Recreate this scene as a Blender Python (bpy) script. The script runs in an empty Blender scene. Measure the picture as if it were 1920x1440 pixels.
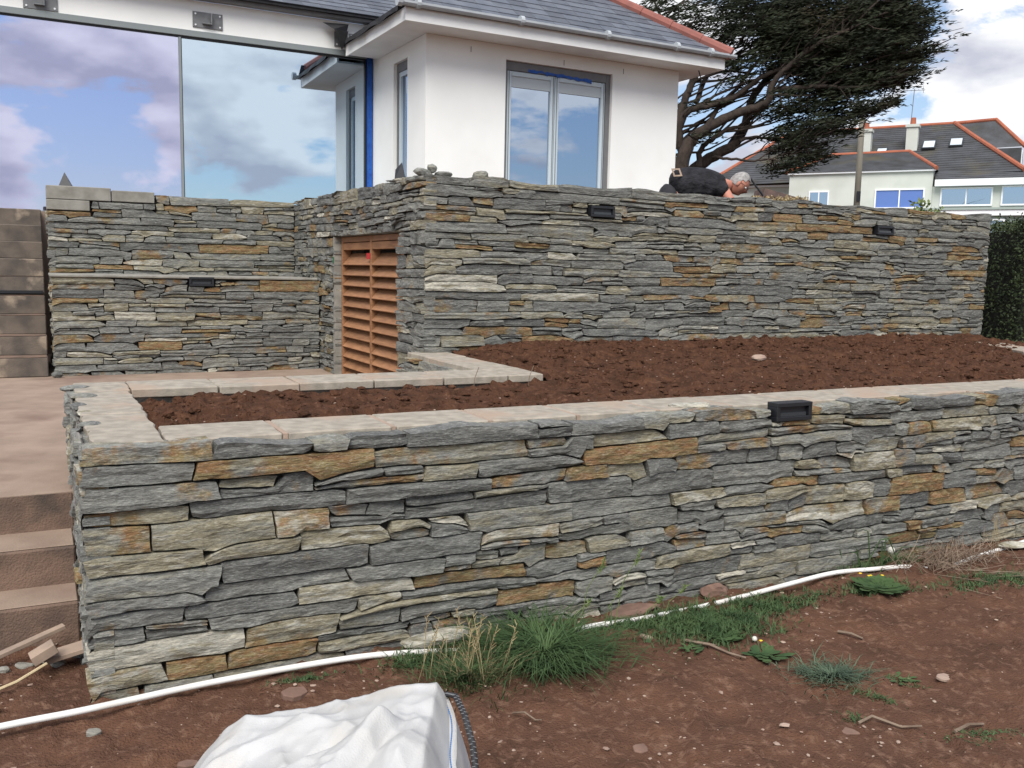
import bpy, math, random
import numpy as np
from mathutils import Vector, Matrix, Euler
rnd = random.Random(7)
NR = np.random.RandomState(11)
S = bpy.context.scene
COL = S.collection
R = math.radians

# ---------------------------------------------------------------- camera
CAMZ = 1.62
PITCH, ROLL, FPX = R(7.0), R(1.18), 1730.0
cd = bpy.data.cameras.new('camera'); cam = bpy.data.objects.new('camera', cd); COL.objects.link(cam)
cd.sensor_fit = 'HORIZONTAL'; cd.sensor_width = 36.0; cd.lens = FPX/1920*36.0
cd.clip_start = 0.05; cd.clip_end = 5000
cp, sp, cr, sr = math.cos(PITCH), math.sin(PITCH), math.cos(ROLL), math.sin(ROLL)
rt = Vector((1, 0, 0)); fw = Vector((0, cp, -sp)); up = Vector((0, sp, cp))
rv = cr*rt+sr*up; uv = -sr*rt+cr*up
cam.matrix_world = Matrix(((rv.x, uv.x, -fw.x, 0), (rv.y, uv.y, -fw.y, 0), (rv.z, uv.z, -fw.z, CAMZ), (0, 0, 0, 1)))
S.camera = cam
S.render.resolution_x, S.render.resolution_y = 1024, 768

# ---------------------------------------------------------------- view, world, sun
S.view_settings.view_transform = 'Standard'; S.view_settings.look = 'None'
S.view_settings.gamma = 1; S.view_settings.use_curve_mapping = False
S.view_settings.exposure = 0.8
SUN_AZ, SUN_EL = R(190), R(50)          # azimuth clockwise from +Y (camera looks +Y)
world = bpy.data.worlds.new('World'); S.world = world; world.use_nodes = True
nt = world.node_tree; nt.nodes.clear()
def N(t, k, **kw):
    n = t.nodes.new(k)
    for a, b in kw.items(): setattr(n, a, b)
    return n
wo = N(nt, 'ShaderNodeOutputWorld'); bg = N(nt, 'ShaderNodeBackground'); bg.inputs[1].default_value = 0.12
sky = N(nt, 'ShaderNodeTexSky', sky_type='NISHITA', sun_disc=False, sun_elevation=SUN_EL, sun_rotation=SUN_AZ)
sky.air_density = 1.2; sky.dust_density = 0.15; sky.ozone_density = 2.0
tc = N(nt, 'ShaderNodeTexCoord'); sep = N(nt, 'ShaderNodeSeparateXYZ'); nt.links.new(tc.outputs['Generated'], sep.inputs[0])
# clouds: a flat-bottomed layer stretched towards the horizon
mpz = N(nt, 'ShaderNodeMapping'); mpz.inputs['Scale'].default_value = (1, 1, 2.3); mpz.inputs['Location'].default_value = (8.6, 7.9, 14.5)
nt.links.new(tc.outputs['Generated'], mpz.inputs[0])
n1 = N(nt, 'ShaderNodeTexNoise'); n1.inputs['Scale'].default_value = 4.2; n1.inputs['Detail'].default_value = 12; n1.inputs['Roughness'].default_value = .6; n1.inputs['Distortion'].default_value = .25
nt.links.new(mpz.outputs[0], n1.inputs[0])
rmp = N(nt, 'ShaderNodeValToRGB'); rmp.color_ramp.elements[0].position = .468; rmp.color_ramp.elements[1].position = .52
nt.links.new(n1.outputs[0], rmp.inputs[0])
n2 = N(nt, 'ShaderNodeTexNoise'); n2.inputs['Scale'].default_value = 7.5; n2.inputs['Detail'].default_value = 6; nt.links.new(mpz.outputs[0], n2.inputs[0])
rc = N(nt, 'ShaderNodeValToRGB'); rc.color_ramp.elements[0].position = .38; rc.color_ramp.elements[0].color = (2.9, 3.0, 3.5, 1)
rc.color_ramp.elements[1].position = .56; rc.color_ramp.elements[1].color = (5.1, 5.15, 5.3, 1)
nt.links.new(n2.outputs[0], rc.inputs[0])
mx = N(nt, 'ShaderNodeMix', data_type='RGBA'); nt.links.new(rmp.outputs[0], mx.inputs[0]); 
hz = N(nt, 'ShaderNodeMix', data_type='RGBA'); hz.inputs[0].default_value = .62; hz.inputs[7].default_value = (1.45, 1.95, 3.1, 1); nt.links.new(sky.outputs[0], hz.inputs[6])
nt.links.new(hz.outputs[2], mx.inputs[6]); nt.links.new(rc.outputs[0], mx.inputs[7])
nt.links.new(mx.outputs[2], bg.inputs[0]); nt.links.new(bg.outputs[0], wo.inputs[0])

sd = bpy.data.lights.new('sun', 'SUN'); sd.energy = 2.8; sd.angle = R(40); sd.color = (1, .96, .9)
sun = bpy.data.objects.new('sun', sd); COL.objects.link(sun)
sdir = Vector((math.sin(SUN_AZ)*math.cos(SUN_EL), math.cos(SUN_AZ)*math.cos(SUN_EL), math.sin(SUN_EL)))
sun.rotation_euler = sdir.to_track_quat('Z', 'Y').to_euler()

# ---------------------------------------------------------------- helpers
def tag(o, label=None, cat=None, group=None, kind=None):
    if label: o['label'] = label
    if cat: o['category'] = cat
    if group: o['group'] = group
    if kind: o['kind'] = kind
    return o
def empty(name, loc=(0, 0, 0), rz=0, **kw):
    o = bpy.data.objects.new(name, None); COL.objects.link(o); o.location = loc; o.rotation_euler = (0, 0, rz)
    o.empty_display_size = .1
    return tag(o, **kw)
class MB:
    def __init__(s): s.v = []; s.f = []; s.t = []
    def add(s, v, f, t=None):
        n = len(s.v); s.v.extend([tuple(p) for p in v]); s.f.extend([tuple(i+n for i in q) for q in f])
        if t is not None: s.t.extend([t]*len(v))
        return s
    def box(s, x0, x1, y0, y1, z0, z1):
        return s.add([(x0,y0,z0),(x1,y0,z0),(x1,y1,z0),(x0,y1,z0),(x0,y0,z1),(x1,y0,z1),(x1,y1,z1),(x0,y1,z1)],
              [(0,3,2,1),(4,5,6,7),(0,1,5,4),(1,2,6,5),(2,3,7,6),(3,0,4,7)])
    def poly(s, pts, z0, z1):
        n = len(pts)
        return s.add([(x,y,z0) for x,y in pts]+[(x,y,z1) for x,y in pts],
              [tuple(range(n))[::-1], tuple(range(n, 2*n))]+[(i,(i+1)%n,n+(i+1)%n,n+i) for i in range(n)])
    def tube(s, pts, rad, k=8, cap=True):
        pts = [Vector(p) for p in pts]; n = len(pts)
        if not hasattr(rad, '__len__'): rad = [rad]*n
        v = []; prev = None
        for i, p in enumerate(pts):
            d = (pts[min(i+1, n-1)]-pts[max(i-1, 0)]).normalized()
            a = Vector((0,0,1)) if abs(d.z) < .9 else Vector((1,0,0))
            if prev is not None: a = prev
            x = d.cross(a).normalized(); y = x.cross(d).normalized(); prev = y
            for j in range(k):
                t = 2*math.pi*j/k; v.append(p+(x*math.cos(t)+y*math.sin(t))*rad[i])
        f = [(i*k+j, i*k+(j+1)%k, (i+1)*k+(j+1)%k, (i+1)*k+j) for i in range(n-1) for j in range(k)]
        if cap: f += [tuple(range(k))[::-1], tuple(range((n-1)*k, n*k))]
        return s.add(v, f)
    def xf(s, M): s.v = [tuple(M @ Vector(p)) for p in s.v]; return s
    def mesh(s, name, mat=None, smooth=False):
        me = bpy.data.meshes.new(name); me.from_pydata(s.v, [], s.f)
        if s.t and len(s.t) == len(s.v):
            a = me.attributes.new('tint', 'FLOAT_COLOR', 'POINT'); a.data.foreach_set('color', np.array(s.t, dtype=np.float32).ravel())
        if mat: me.materials.append(mat)
        if smooth: me.polygons.foreach_set('use_smooth', [True]*len(me.polygons))
        me.update(); return me
    def build(s, name, mat, parent=None, smooth=False, bevel=0, loc=(0,0,0), rz=0, **kw):
        o = bpy.data.objects.new(name, s.mesh(name, mat, smooth)); COL.objects.link(o)
        o.parent = parent; o.location = loc; o.rotation_euler = (0,0,rz)
        if bevel:
            m = o.modifiers.new('bevel', 'BEVEL'); m.width = bevel; m.segments = 1
        return tag(o, **kw)
def vnoise(x, y, seed=0):
    """vectorised value noise"""
    x = np.asarray(x, float); y = np.asarray(y, float)
    xi = np.floor(x).astype(np.int64); yi = np.floor(y).astype(np.int64); fx = x-xi; fy = y-yi
    fx = fx*fx*(3-2*fx); fy = fy*fy*(3-2*fy)
    def h(a, b):
        n = (a*374761393+b*668265263+seed*1442695041) & 0xffffffff
        n = ((n ^ (n >> 13))*1274126177) & 0xffffffff
        return ((n ^ (n >> 16)) & 0xffff)/65535.0
    return (h(xi,yi)*(1-fx)+h(xi+1,yi)*fx)*(1-fy)+(h(xi,yi+1)*(1-fx)+h(xi+1,yi+1)*fx)*fy
def fbm(x, y, o=4, seed=0, g=.5):
    s = 0; a = 1; t = 0
    for i in range(o): s = s+a*vnoise(x*2**i, y*2**i, seed+i*17); t += a; a *= g
    return s/t

# ---------------------------------------------------------------- materials
def mat(name, col=(.5,.5,.5), rough=.8, metal=0, spec=.5):
    m = bpy.data.materials.new(name); m.use_nodes = True; b = m.node_tree.nodes['Principled BSDF']
    b.inputs['Base Color'].default_value = (*col, 1); b.inputs['Roughness'].default_value = rough
    b.inputs['Metallic'].default_value = metal; b.inputs['Specular IOR Level'].default_value = spec
    return m
def noisy(name, c1, c2, scale=8, rough=.85, bump=.3, bscale=60, bdist=.01, stretch=(1,1,1), c3=None, s3=2.0, lo=.35, hi=.65, lo3=.5, hi3=.62, coord='pos', spec=.3, objvar=0, detail=6):
    m = mat(name, c1, rough, spec=spec); t = m.node_tree; b = t.nodes['Principled BSDF']
    g = N(t, 'ShaderNodeNewGeometry') if coord == 'pos' else N(t, 'ShaderNodeTexCoord')
    out = g.outputs['Position'] if coord == 'pos' else g.outputs['Object']
    mp = N(t, 'ShaderNodeMapping'); mp.inputs['Scale'].default_value = stretch; t.links.new(out, mp.inputs[0])
    def noise(sc, lo_, hi_, d=6):
        n = N(t, 'ShaderNodeTexNoise'); n.inputs['Scale'].default_value = sc; n.inputs['Detail'].default_value = d; t.links.new(mp.outputs[0], n.inputs[0])
        r = N(t, 'ShaderNodeMapRange'); r.inputs[1].default_value = lo_; r.inputs[2].default_value = hi_; t.links.new(n.outputs[0], r.inputs[0]); return n, r
    n, r = noise(scale, lo, hi, detail)
    x = N(t, 'ShaderNodeMix', data_type='RGBA'); x.inputs[6].default_value = (*c1,1); x.inputs[7].default_value = (*c2,1); t.links.new(r.outputs[0], x.inputs[0]); res = x.outputs[2]
    if c3:
        n3, r3 = noise(s3, lo3, hi3)
        y = N(t, 'ShaderNodeMix', data_type='RGBA'); t.links.new(r3.outputs[0], y.inputs[0]); t.links.new(res, y.inputs[6]); y.inputs[7].default_value = (*c3,1); res = y.outputs[2]
    if objvar:
        oi = N(t, 'ShaderNodeObjectInfo'); mr = N(t, 'ShaderNodeMapRange'); mr.inputs[3].default_value = 1-objvar; mr.inputs[4].default_value = 1+objvar; t.links.new(oi.outputs['Random'], mr.inputs[0])
        z = N(t, 'ShaderNodeVectorMath', operation='SCALE'); t.links.new(res, z.inputs[0]); t.links.new(mr.outputs[0], z.inputs['Scale']); res = z.outputs[0]
    t.links.new(res, b.inputs['Base Color'])
    if bump:
        nb, _ = noise(bscale, 0, 1, 5); bp = N(t, 'ShaderNodeBump'); bp.inputs['Strength'].default_value = bump; bp.inputs['Distance'].default_value = bdist
        t.links.new(nb.outputs[0], bp.inputs['Height']); t.links.new(bp.outputs[0], b.inputs['Normal'])
    return m
def stone_material():
    m = mat('slate_stone', (.2,.2,.2), .75, spec=.35); t = m.node_tree; b = t.nodes['Principled BSDF']; L = t.links.new
    at = N(t, 'ShaderNodeAttribute', attribute_name='tint'); sc = N(t, 'ShaderNodeSeparateColor'); L(at.outputs['Color'], sc.inputs[0])
    g = N(t, 'ShaderNodeNewGeometry')
    off = N(t, 'ShaderNodeVectorMath', operation='ADD'); cmb = N(t, 'ShaderNodeCombineXYZ')
    ml = N(t, 'ShaderNodeMath', operation='MULTIPLY'); ml.inputs[1].default_value = 37; L(sc.outputs[2], ml.inputs[0]); L(ml.outputs[0], cmb.inputs[0]); L(ml.outputs[0], cmb.inputs[1])
    L(g.outputs['Position'], off.inputs[0]); L(cmb.outputs[0], off.inputs[1])
    mp = N(t, 'ShaderNodeMapping'); mp.inputs['Scale'].default_value = (1,1,5.0); L(off.outputs[0], mp.inputs[0])
    def noise(s, d=6, r=.6, src=mp):
        n = N(t, 'ShaderNodeTexNoise'); n.inputs['Scale'].default_value = s; n.inputs['Detail'].default_value = d; n.inputs['Roughness'].default_value = r; L(src.outputs[0], n.inputs[0]); return n.outputs[0]
    def rng(x, a, c, d=0, e=1):
        r = N(t, 'ShaderNodeMapRange'); r.inputs[1].default_value = a; r.inputs[2].default_value = c; r.inputs[3].default_value = d; r.inputs[4].default_value = e; L(x, r.inputs[0]); return r.outputs[0]
    base = N(t, 'ShaderNodeValToRGB'); e = base.color_ramp.elements
    cols = [(0,(.112,.115,.114)),(.25,(.168,.172,.168)),(.5,(.225,.228,.212)),(.66,(.24,.228,.180)),(.8,(.26,.232,.160)),(.92,(.40,.395,.355)),(1,(.46,.44,.38))]
    e[0].position = 0; e[0].color = (*cols[0][1],1); e[1].position = 1; e[1].color = (*cols[-1][1],1)
    for p, c in cols[1:-1]: q = e.new(p); q.color = (*c,1)
    ad = N(t, 'ShaderNodeMath', operation='ADD'); L(sc.outputs[0], ad.inputs[0]); L(rng(noise(5,4),.3,.7,-.22,.22), ad.inputs[1]); L(ad.outputs[0], base.inputs[0])
    def mixc(f, a, c):
        x = N(t, 'ShaderNodeMix', data_type='RGBA'); L(f, x.inputs[0])
        for i, v in ((6,a),(7,c)):
            if isinstance(v, tuple): x.inputs[i].default_value = (*v,1)
            else: L(v, x.inputs[i])
        return x.outputs[2]
    def mul(a, c):
        x = N(t, 'ShaderNodeMath', operation='MULTIPLY'); L(a, x.inputs[0])
        if isinstance(c, float): x.inputs[1].default_value = c
        else: L(c, x.inputs[1])
        return x.outputs[0]
    rustc = mixc(rng(noise(9,5),.38,.62), (.235,.115,.038), (.235,.185,.080))
    dark = mixc(rng(noise(24,7,.75),.36,.64), (.455,.445,.415), (1.15,1.12,1.035))
    # rust covers a share of the stone given by G
    rn = N(t, 'ShaderNodeMath', operation='ADD'); L(noise(4.5,5,.65,off), rn.inputs[0]); L(mul(sc.outputs[1], .45), rn.inputs[1])
    c = mixc(rng(rn.outputs[0],.70,.80,0,.9), base.outputs[0], rustc)
    x = N(t, 'ShaderNodeMix', data_type='RGBA', blend_type='MULTIPLY'); x.inputs[0].default_value = .85; L(c, x.inputs[6]); L(dark, x.inputs[7]); c = x.outputs[2]
    c = mixc(rng(noise(48,6,.8),.53,.72,0,.6), c, (.46,.46,.43))
    c = mixc(rng(noise(33,6,.8,off),.55,.72,0,.55), c, (.07,.068,.06))
    c = mixc(rng(noise(2.2,5,.6,off),.60,.74,0,.35), c, (.10,.085,.06))
    L(c, b.inputs['Base Color'])
    bp = N(t, 'ShaderNodeBump'); bp.inputs['Strength'].default_value = .9; bp.inputs['Distance'].default_value = .012; L(noise(20,8,.65), bp.inputs['Height'])
    bp2 = N(t, 'ShaderNodeBump'); bp2.inputs['Strength'].default_value = .5; bp2.inputs['Distance'].default_value = .004; L(noise(90,5,.6,off), bp2.inputs['Height']); L(bp.outputs[0], bp2.inputs['Normal'])
    L(bp2.outputs[0], b.inputs['Normal'])
    return m
M = {}
M['stone'] = stone_material()
M['mortar'] = noisy('mortar', (.050,.043,.038), (.028,.025,.022), 14, .95, .8, 60, .01)
M['smear'] = noisy('mortar_smear', (.22,.21,.195), (.13,.12,.11), 12, .95, 1, 40, .015, c3=(.07,.065,.06), s3=6)
M['coping'] = noisy('coping_concrete', (.345,.305,.25), (.245,.215,.175), 16, .95, .6, 120, .004, c3=(.33,.25,.19), s3=2.6, lo3=.52, hi3=.66)
M['joint'] = noisy('pink_mortar_joint', (.345,.25,.19), (.29,.22,.17), 20, .95, .5, 80, .005)
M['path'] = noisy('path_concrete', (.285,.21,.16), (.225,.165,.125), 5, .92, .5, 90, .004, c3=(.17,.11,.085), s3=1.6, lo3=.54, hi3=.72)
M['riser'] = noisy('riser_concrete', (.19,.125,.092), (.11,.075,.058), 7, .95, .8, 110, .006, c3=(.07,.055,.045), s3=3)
M['block'] = noisy('stair_block', (.155,.125,.10), (.085,.072,.062), 6, .95, .8, 100, .006, c3=(.30,.24,.18), s3=3.1, lo3=.6, hi3=.68)
M['blockgrey'] = noisy('grey_block', (.27,.26,.23), (.19,.18,.155), 9, .95, .7, 100, .006)
M['soil'] = noisy('bed_soil', (.088,.041,.023), (.048,.023,.014), 9, 1, 1, 70, .02, c3=(.135,.070,.043), s3=28, lo3=.56, hi3=.75, spec=.1)
M['ground'] = noisy('red_earth', (.120,.061,.038), (.080,.042,.028), 3.2, 1, 1, 110, .012, c3=(.180,.104,.070), s3=30, lo3=.52, hi3=.74, spec=.1, detail=12)
M['pebble'] = noisy('pebble', (.36,.27,.21), (.24,.165,.13), 14, .9, .5, 90, .004)
M['render'] = noisy('white_render', (.86,.86,.83), (.81,.81,.78), 1.6, .9, .35, 260, .002, c3=(.72,.70,.64), s3=1.1, lo3=.60, hi3=.9)
M['soffit'] = noisy('white_soffit', (.82,.82,.80), (.74,.74,.72), 3, .6, .1, 100, .002, c3=(.66,.58,.44), s3=1.3, lo3=.66, hi3=.74)
M['upvc'] = mat('white_upvc', (.78,.79,.80), .3)
M['gutter'] = noisy('grey_gutter', (.44,.47,.49), (.38,.41,.43), 6, .45, 0)
M['slate'] = noisy('roof_slate', (.078,.087,.108), (.11,.12,.14), 5, .55, .25, 50, .003, objvar=.22, coord='pos')
M['underlay'] = mat('roof_underlay', (.02,.02,.022), .9)
M['ridge'] = noisy('terracotta', (.27,.10,.080), (.21,.085,.07), 8, .8, .3, 60, .004, objvar=.12)
M['frame'] = noisy('grey_frame', (.17,.17,.17), (.145,.145,.15), 10, .45, 0)
M['frame2'] = mat('aluminium_frame', (.21,.235,.235), .4)
M['black'] = mat('black_plastic', (.012,.013,.016), .4)
M['lens'] = mat('fixture_lens', (.035,.04,.045), .15)
M['membrane'] = noisy('black_membrane', (.018,.018,.02), (.03,.03,.032), 12, .6, .5, 30, .01)
M['sash'] = mat('pale_sash', (.52,.60,.64), .35)
M['blind'] = mat('pale_blind', (.50,.55,.57), .6)
M['blue'] = noisy('blue_tape', (.012,.065,.32), (.02,.11,.42), 20, .5, .6, 40, .01)
M['steel'] = noisy('grey_steel', (.20,.205,.21), (.15,.155,.16), 12, .5, .1, 60, .002, )
M['wood'] = noisy('louvre_wood', (.30,.150,.073), (.22,.105,.050), 7, .6, .3, 40, .003, stretch=(1,1,9), objvar=.15)
M['red'] = mat('red_paint', (.42,.02,.02), .6)
M['green'] = mat('green_tape', (.02,.12,.05), .6)
M['pipe'] = noisy('white_pipe', (.72,.71,.68), (.60,.57,.52), 6, .4, 0)
M['grass'] = noisy('grass_green', (.028,.058,.020), (.058,.098,.034), 9, .7, 0)
M['grassb'] = noisy('grass_bluegreen', (.045,.072,.045), (.085,.12,.072), 9, .7, 0)
M['dry'] = noisy('dry_grass', (.36,.29,.16), (.22,.16,.085), 12, .85, 0)
M['twig'] = noisy('dry_twig', (.22,.165,.12), (.13,.09,.065), 12, .9, .3)
M['bark'] = noisy('cypress_bark', (.052,.038,.030), (.028,.021,.017), 9, .95, .9, 14, .05, stretch=(1,1,.4))
M['foliage'] = noisy('cypress_foliage', (.007,.011,.004), (.020,.027,.010), 1.7, .8, 0, c3=(.034,.024,.012), s3=.9, lo3=.56, hi3=.75)
M['hedge'] = noisy('hedge_leaves', (.020,.030,.012), (.045,.062,.022), 5, .7, 0)
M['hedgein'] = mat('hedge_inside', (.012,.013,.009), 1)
M['shirt'] = noisy('black_tshirt', (.008,.008,.010), (.022,.022,.026), 9, .9, 1, 14, .05)
M['trouser'] = noisy('dark_trousers', (.018,.018,.022), (.03,.03,.034), 6, .9, .5, 12, .02)
M['skin'] = noisy('skin', (.50,.23,.16), (.42,.17,.12), 8, .55, .1, 60, .002)
M['hair'] = noisy('grey_hair', (.34,.33,.32), (.20,.19,.18), 30, .8, .8, 90, .006)
M['h2wall'] = noisy('painted_wall', (.54,.56,.51), (.47,.49,.44), .8, .9, .2, 30, .01)
M['h2roof'] = noisy('mossy_slate', (.070,.073,.080), (.045,.045,.045), 1.2, .85, .4, 9, .03, c3=(.085,.075,.05), s3=.5, lo3=.55, hi3=.75, objvar=.12)
M['h2ridge'] = noisy('far_terracotta', (.36,.115,.06), (.27,.09,.055), 2, .85, 0)
M['h2green'] = mat('sage_paint', (.30,.36,.33), .8)
M['polewood'] = noisy('pole_wood', (.17,.155,.125), (.12,.11,.09), 6, .9, .4, 20, .01, stretch=(1,1,.2))
M['offcut'] = noisy('wood_offcut', (.33,.245,.185), (.24,.18,.14), 12, .85, .2, 60, .002)
def glass(name, tint, mirror):
    m = bpy.data.materials.new(name); m.use_nodes = True; t = m.node_tree; t.nodes.clear()
    o = N(t, 'ShaderNodeOutputMaterial'); g = N(t, 'ShaderNodeBsdfGlossy'); g.inputs[0].default_value = (*tint,1); g.inputs[1].default_value = .012
    tr = N(t, 'ShaderNodeBsdfTransparent'); tr.inputs[0].default_value = (.5,.55,.56,1)
    mxs = N(t, 'ShaderNodeMixShader'); mxs.inputs[0].default_value = mirror
    t.links.new(tr.outputs[0], mxs.inputs[1]); t.links.new(g.outputs[0], mxs.inputs[2]); t.links.new(mxs.outputs[0], o.inputs[0]); return m
M['glassL'] = glass('coated_glass_violet', (.68,.68,.86), .85)
M['glassR'] = glass('coated_glass_cyan', (.64,.76,.86), .85)
M['glassB'] = glass('window_glass', (.52,.60,.72), .75)
M['blueglass'] = mat('blue_film_glass', (.10,.17,.42), .2)
M['skypane'] = mat('skylight_pane', (.55,.60,.62), .1)  # pale base colour stands in for the bright sky reflected in the panes
M['dark'] = mat('dark_interior', (.03,.035,.04), .9)
M['room'] = mat('room_interior', (.22,.25,.25), .9)
def bag_material():
    m = noisy('woven_bag', (.47,.467,.46), (.40,.393,.378), 7, .55, .5, 220, .003, c3=(.45,.42,.37), s3=5, lo3=.56, hi3=.8)
    b = m.node_tree.nodes['Principled BSDF']; b.inputs['Subsurface Weight'].default_value = .0
    return m
M['bag'] = bag_material()
M['stitch'] = mat('blue_stitching', (.05,.17,.42), .7)

# ---------------------------------------------------------------- wall frame (x along front wall, y away, z up)
WH = R(27.2); WO = Vector((-1.541, 3.243, 0)); cw, sw = math.cos(WH), math.sin(WH)
def W(x, y, z=0): return Vector((WO.x+x*cw-y*sw, WO.y+x*sw+y*cw, z))
def Wroot(name, x, y, z=0, dr=0, **kw): return empty(name, W(x,y,z), WH+dr, **kw)

# ---------------------------------------------------------------- terrain and paving
def axis(lo, hi, fine, far, f0, f1):
    a = list(np.arange(f0, f1, fine)); x = f0; st = fine; left = []
    while x > lo: st *= 1.35; x -= st; left.append(x)
    x = f1; st = fine; right = []
    while x < hi: right.append(x); st *= 1.35; x += st
    return np.array(left[::-1]+a+right+[hi])
gx = axis(-900, 900, .022, 0, -2.6, 4.4); gy = axis(-900, 900, .022, 0, 1.7, 6.2)
GX, GY = np.meshgrid(gx, gy)
def ground_h(X, Y):
    fade = np.clip(1-(np.hypot(X-.8, Y-3.8)-4)/4, 0, 1)
    # local distance from front wall
    lx = (X-WO.x)*cw+(Y-WO.y)*sw; ly = -(X-WO.x)*sw+(Y-WO.y)*cw
    z = (fbm(X*1.3, Y*1.3, 3, 3)-.5)*.07 + (fbm(X*7, Y*7, 4, 9)-.5)*.035 + (np.maximum(fbm(X*20, Y*20, 3, 5)-.5, 0))*.075
    z = z*fade
    z = z+.03*np.exp(-((ly+.12)/.16)**2)*(lx > .6)*fade*(vnoise(X*4, Y*4, 8))
    return z-.01
GZ = ground_h(GX, GY)
ny, nx = GX.shape
idx = np.arange(nx*ny).reshape(ny, nx)
fq = np.stack([idx[:-1,:-1], idx[:-1,1:], idx[1:,1:], idx[1:,:-1]], -1).reshape(-1, 4)
g = MB(); g.v = np.stack([GX.ravel(), GY.ravel(), GZ.ravel()], 1).tolist(); g.f = fq.tolist()
g.build('ground', M['ground'], smooth=True, kind='structure')

# path slab (z .53) with three steps down to the ground, left of the planter
mb = MB().box(-5, 10.5, 1.2, 8.6, -.2, .53)
pth = mb.build('path', M['path'], loc=W(0,0), rz=WH, kind='structure')
root = Wroot('garden_steps', 0, 0, label='three broad pinkish concrete steps down to the earth at the left of the planter', cat='steps')
def step_obj(name, x0, x1, y0, y1, z0, z1, parent, mt, mr):
    mm = MB().box(x0, x1, y0, y1, z0, z1); o = mm.build(name, mr, parent, bevel=.008)
    mt_ = MB().box(x0+.006, x1-.006, y0+.012, y1, z1, z1+.006); mt_.build('tread', mt, o, bevel=.003)
    return o
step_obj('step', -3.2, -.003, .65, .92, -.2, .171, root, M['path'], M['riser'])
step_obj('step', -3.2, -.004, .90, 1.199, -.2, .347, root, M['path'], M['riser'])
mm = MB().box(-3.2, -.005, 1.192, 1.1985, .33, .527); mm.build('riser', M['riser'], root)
# back flight: nine block risers up beside the left wall
root = Wroot('block_staircase', 0, 0, label='flight of rough brown concrete block stairs climbing along the left edge', cat='stairs')
for k in range(9):
    y0 = 6.15+.262*k
    st = MB().box(-3.0, -.05, y0, 9.6, .531+.185*k, .531+.185*(k+1)).build('step', M['block'], root, bevel=.008)
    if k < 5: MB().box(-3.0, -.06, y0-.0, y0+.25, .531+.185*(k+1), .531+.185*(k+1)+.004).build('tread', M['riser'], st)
root2 = MB().box(-.9, -.08, 7.15, 7.6, 1.435, 1.48)
MB().box(-1.2, -.07, 7.02, 7.5, 1.290, 1.318).build('tread_shadow', M['black'], label='black board lying on a tread of the block staircase', cat='board', loc=W(0,0), rz=WH)  # thin black slab modelled in place of the shadow below an overhanging tread
# upper terraces
MB().box(-8, 2.2, 8.62, 30, -.2, 2.195).build('upper_path', M['path'], loc=W(0,0), rz=WH, kind='structure')
tp = MB(); tp.poly([tuple(W(2.85,9.5))[:2],tuple(W(2.85,3.6))[:2],tuple(W(9.3,3.8))[:2],tuple(W(9.4,9))[:2],tuple(W(40,9))[:2],(900,9.5),(900,900),(-900,900),(-900,60),(-10,20)], -.3, 1.6)
tp.build('terrace_ground', M['ground'], kind='structure')

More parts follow.
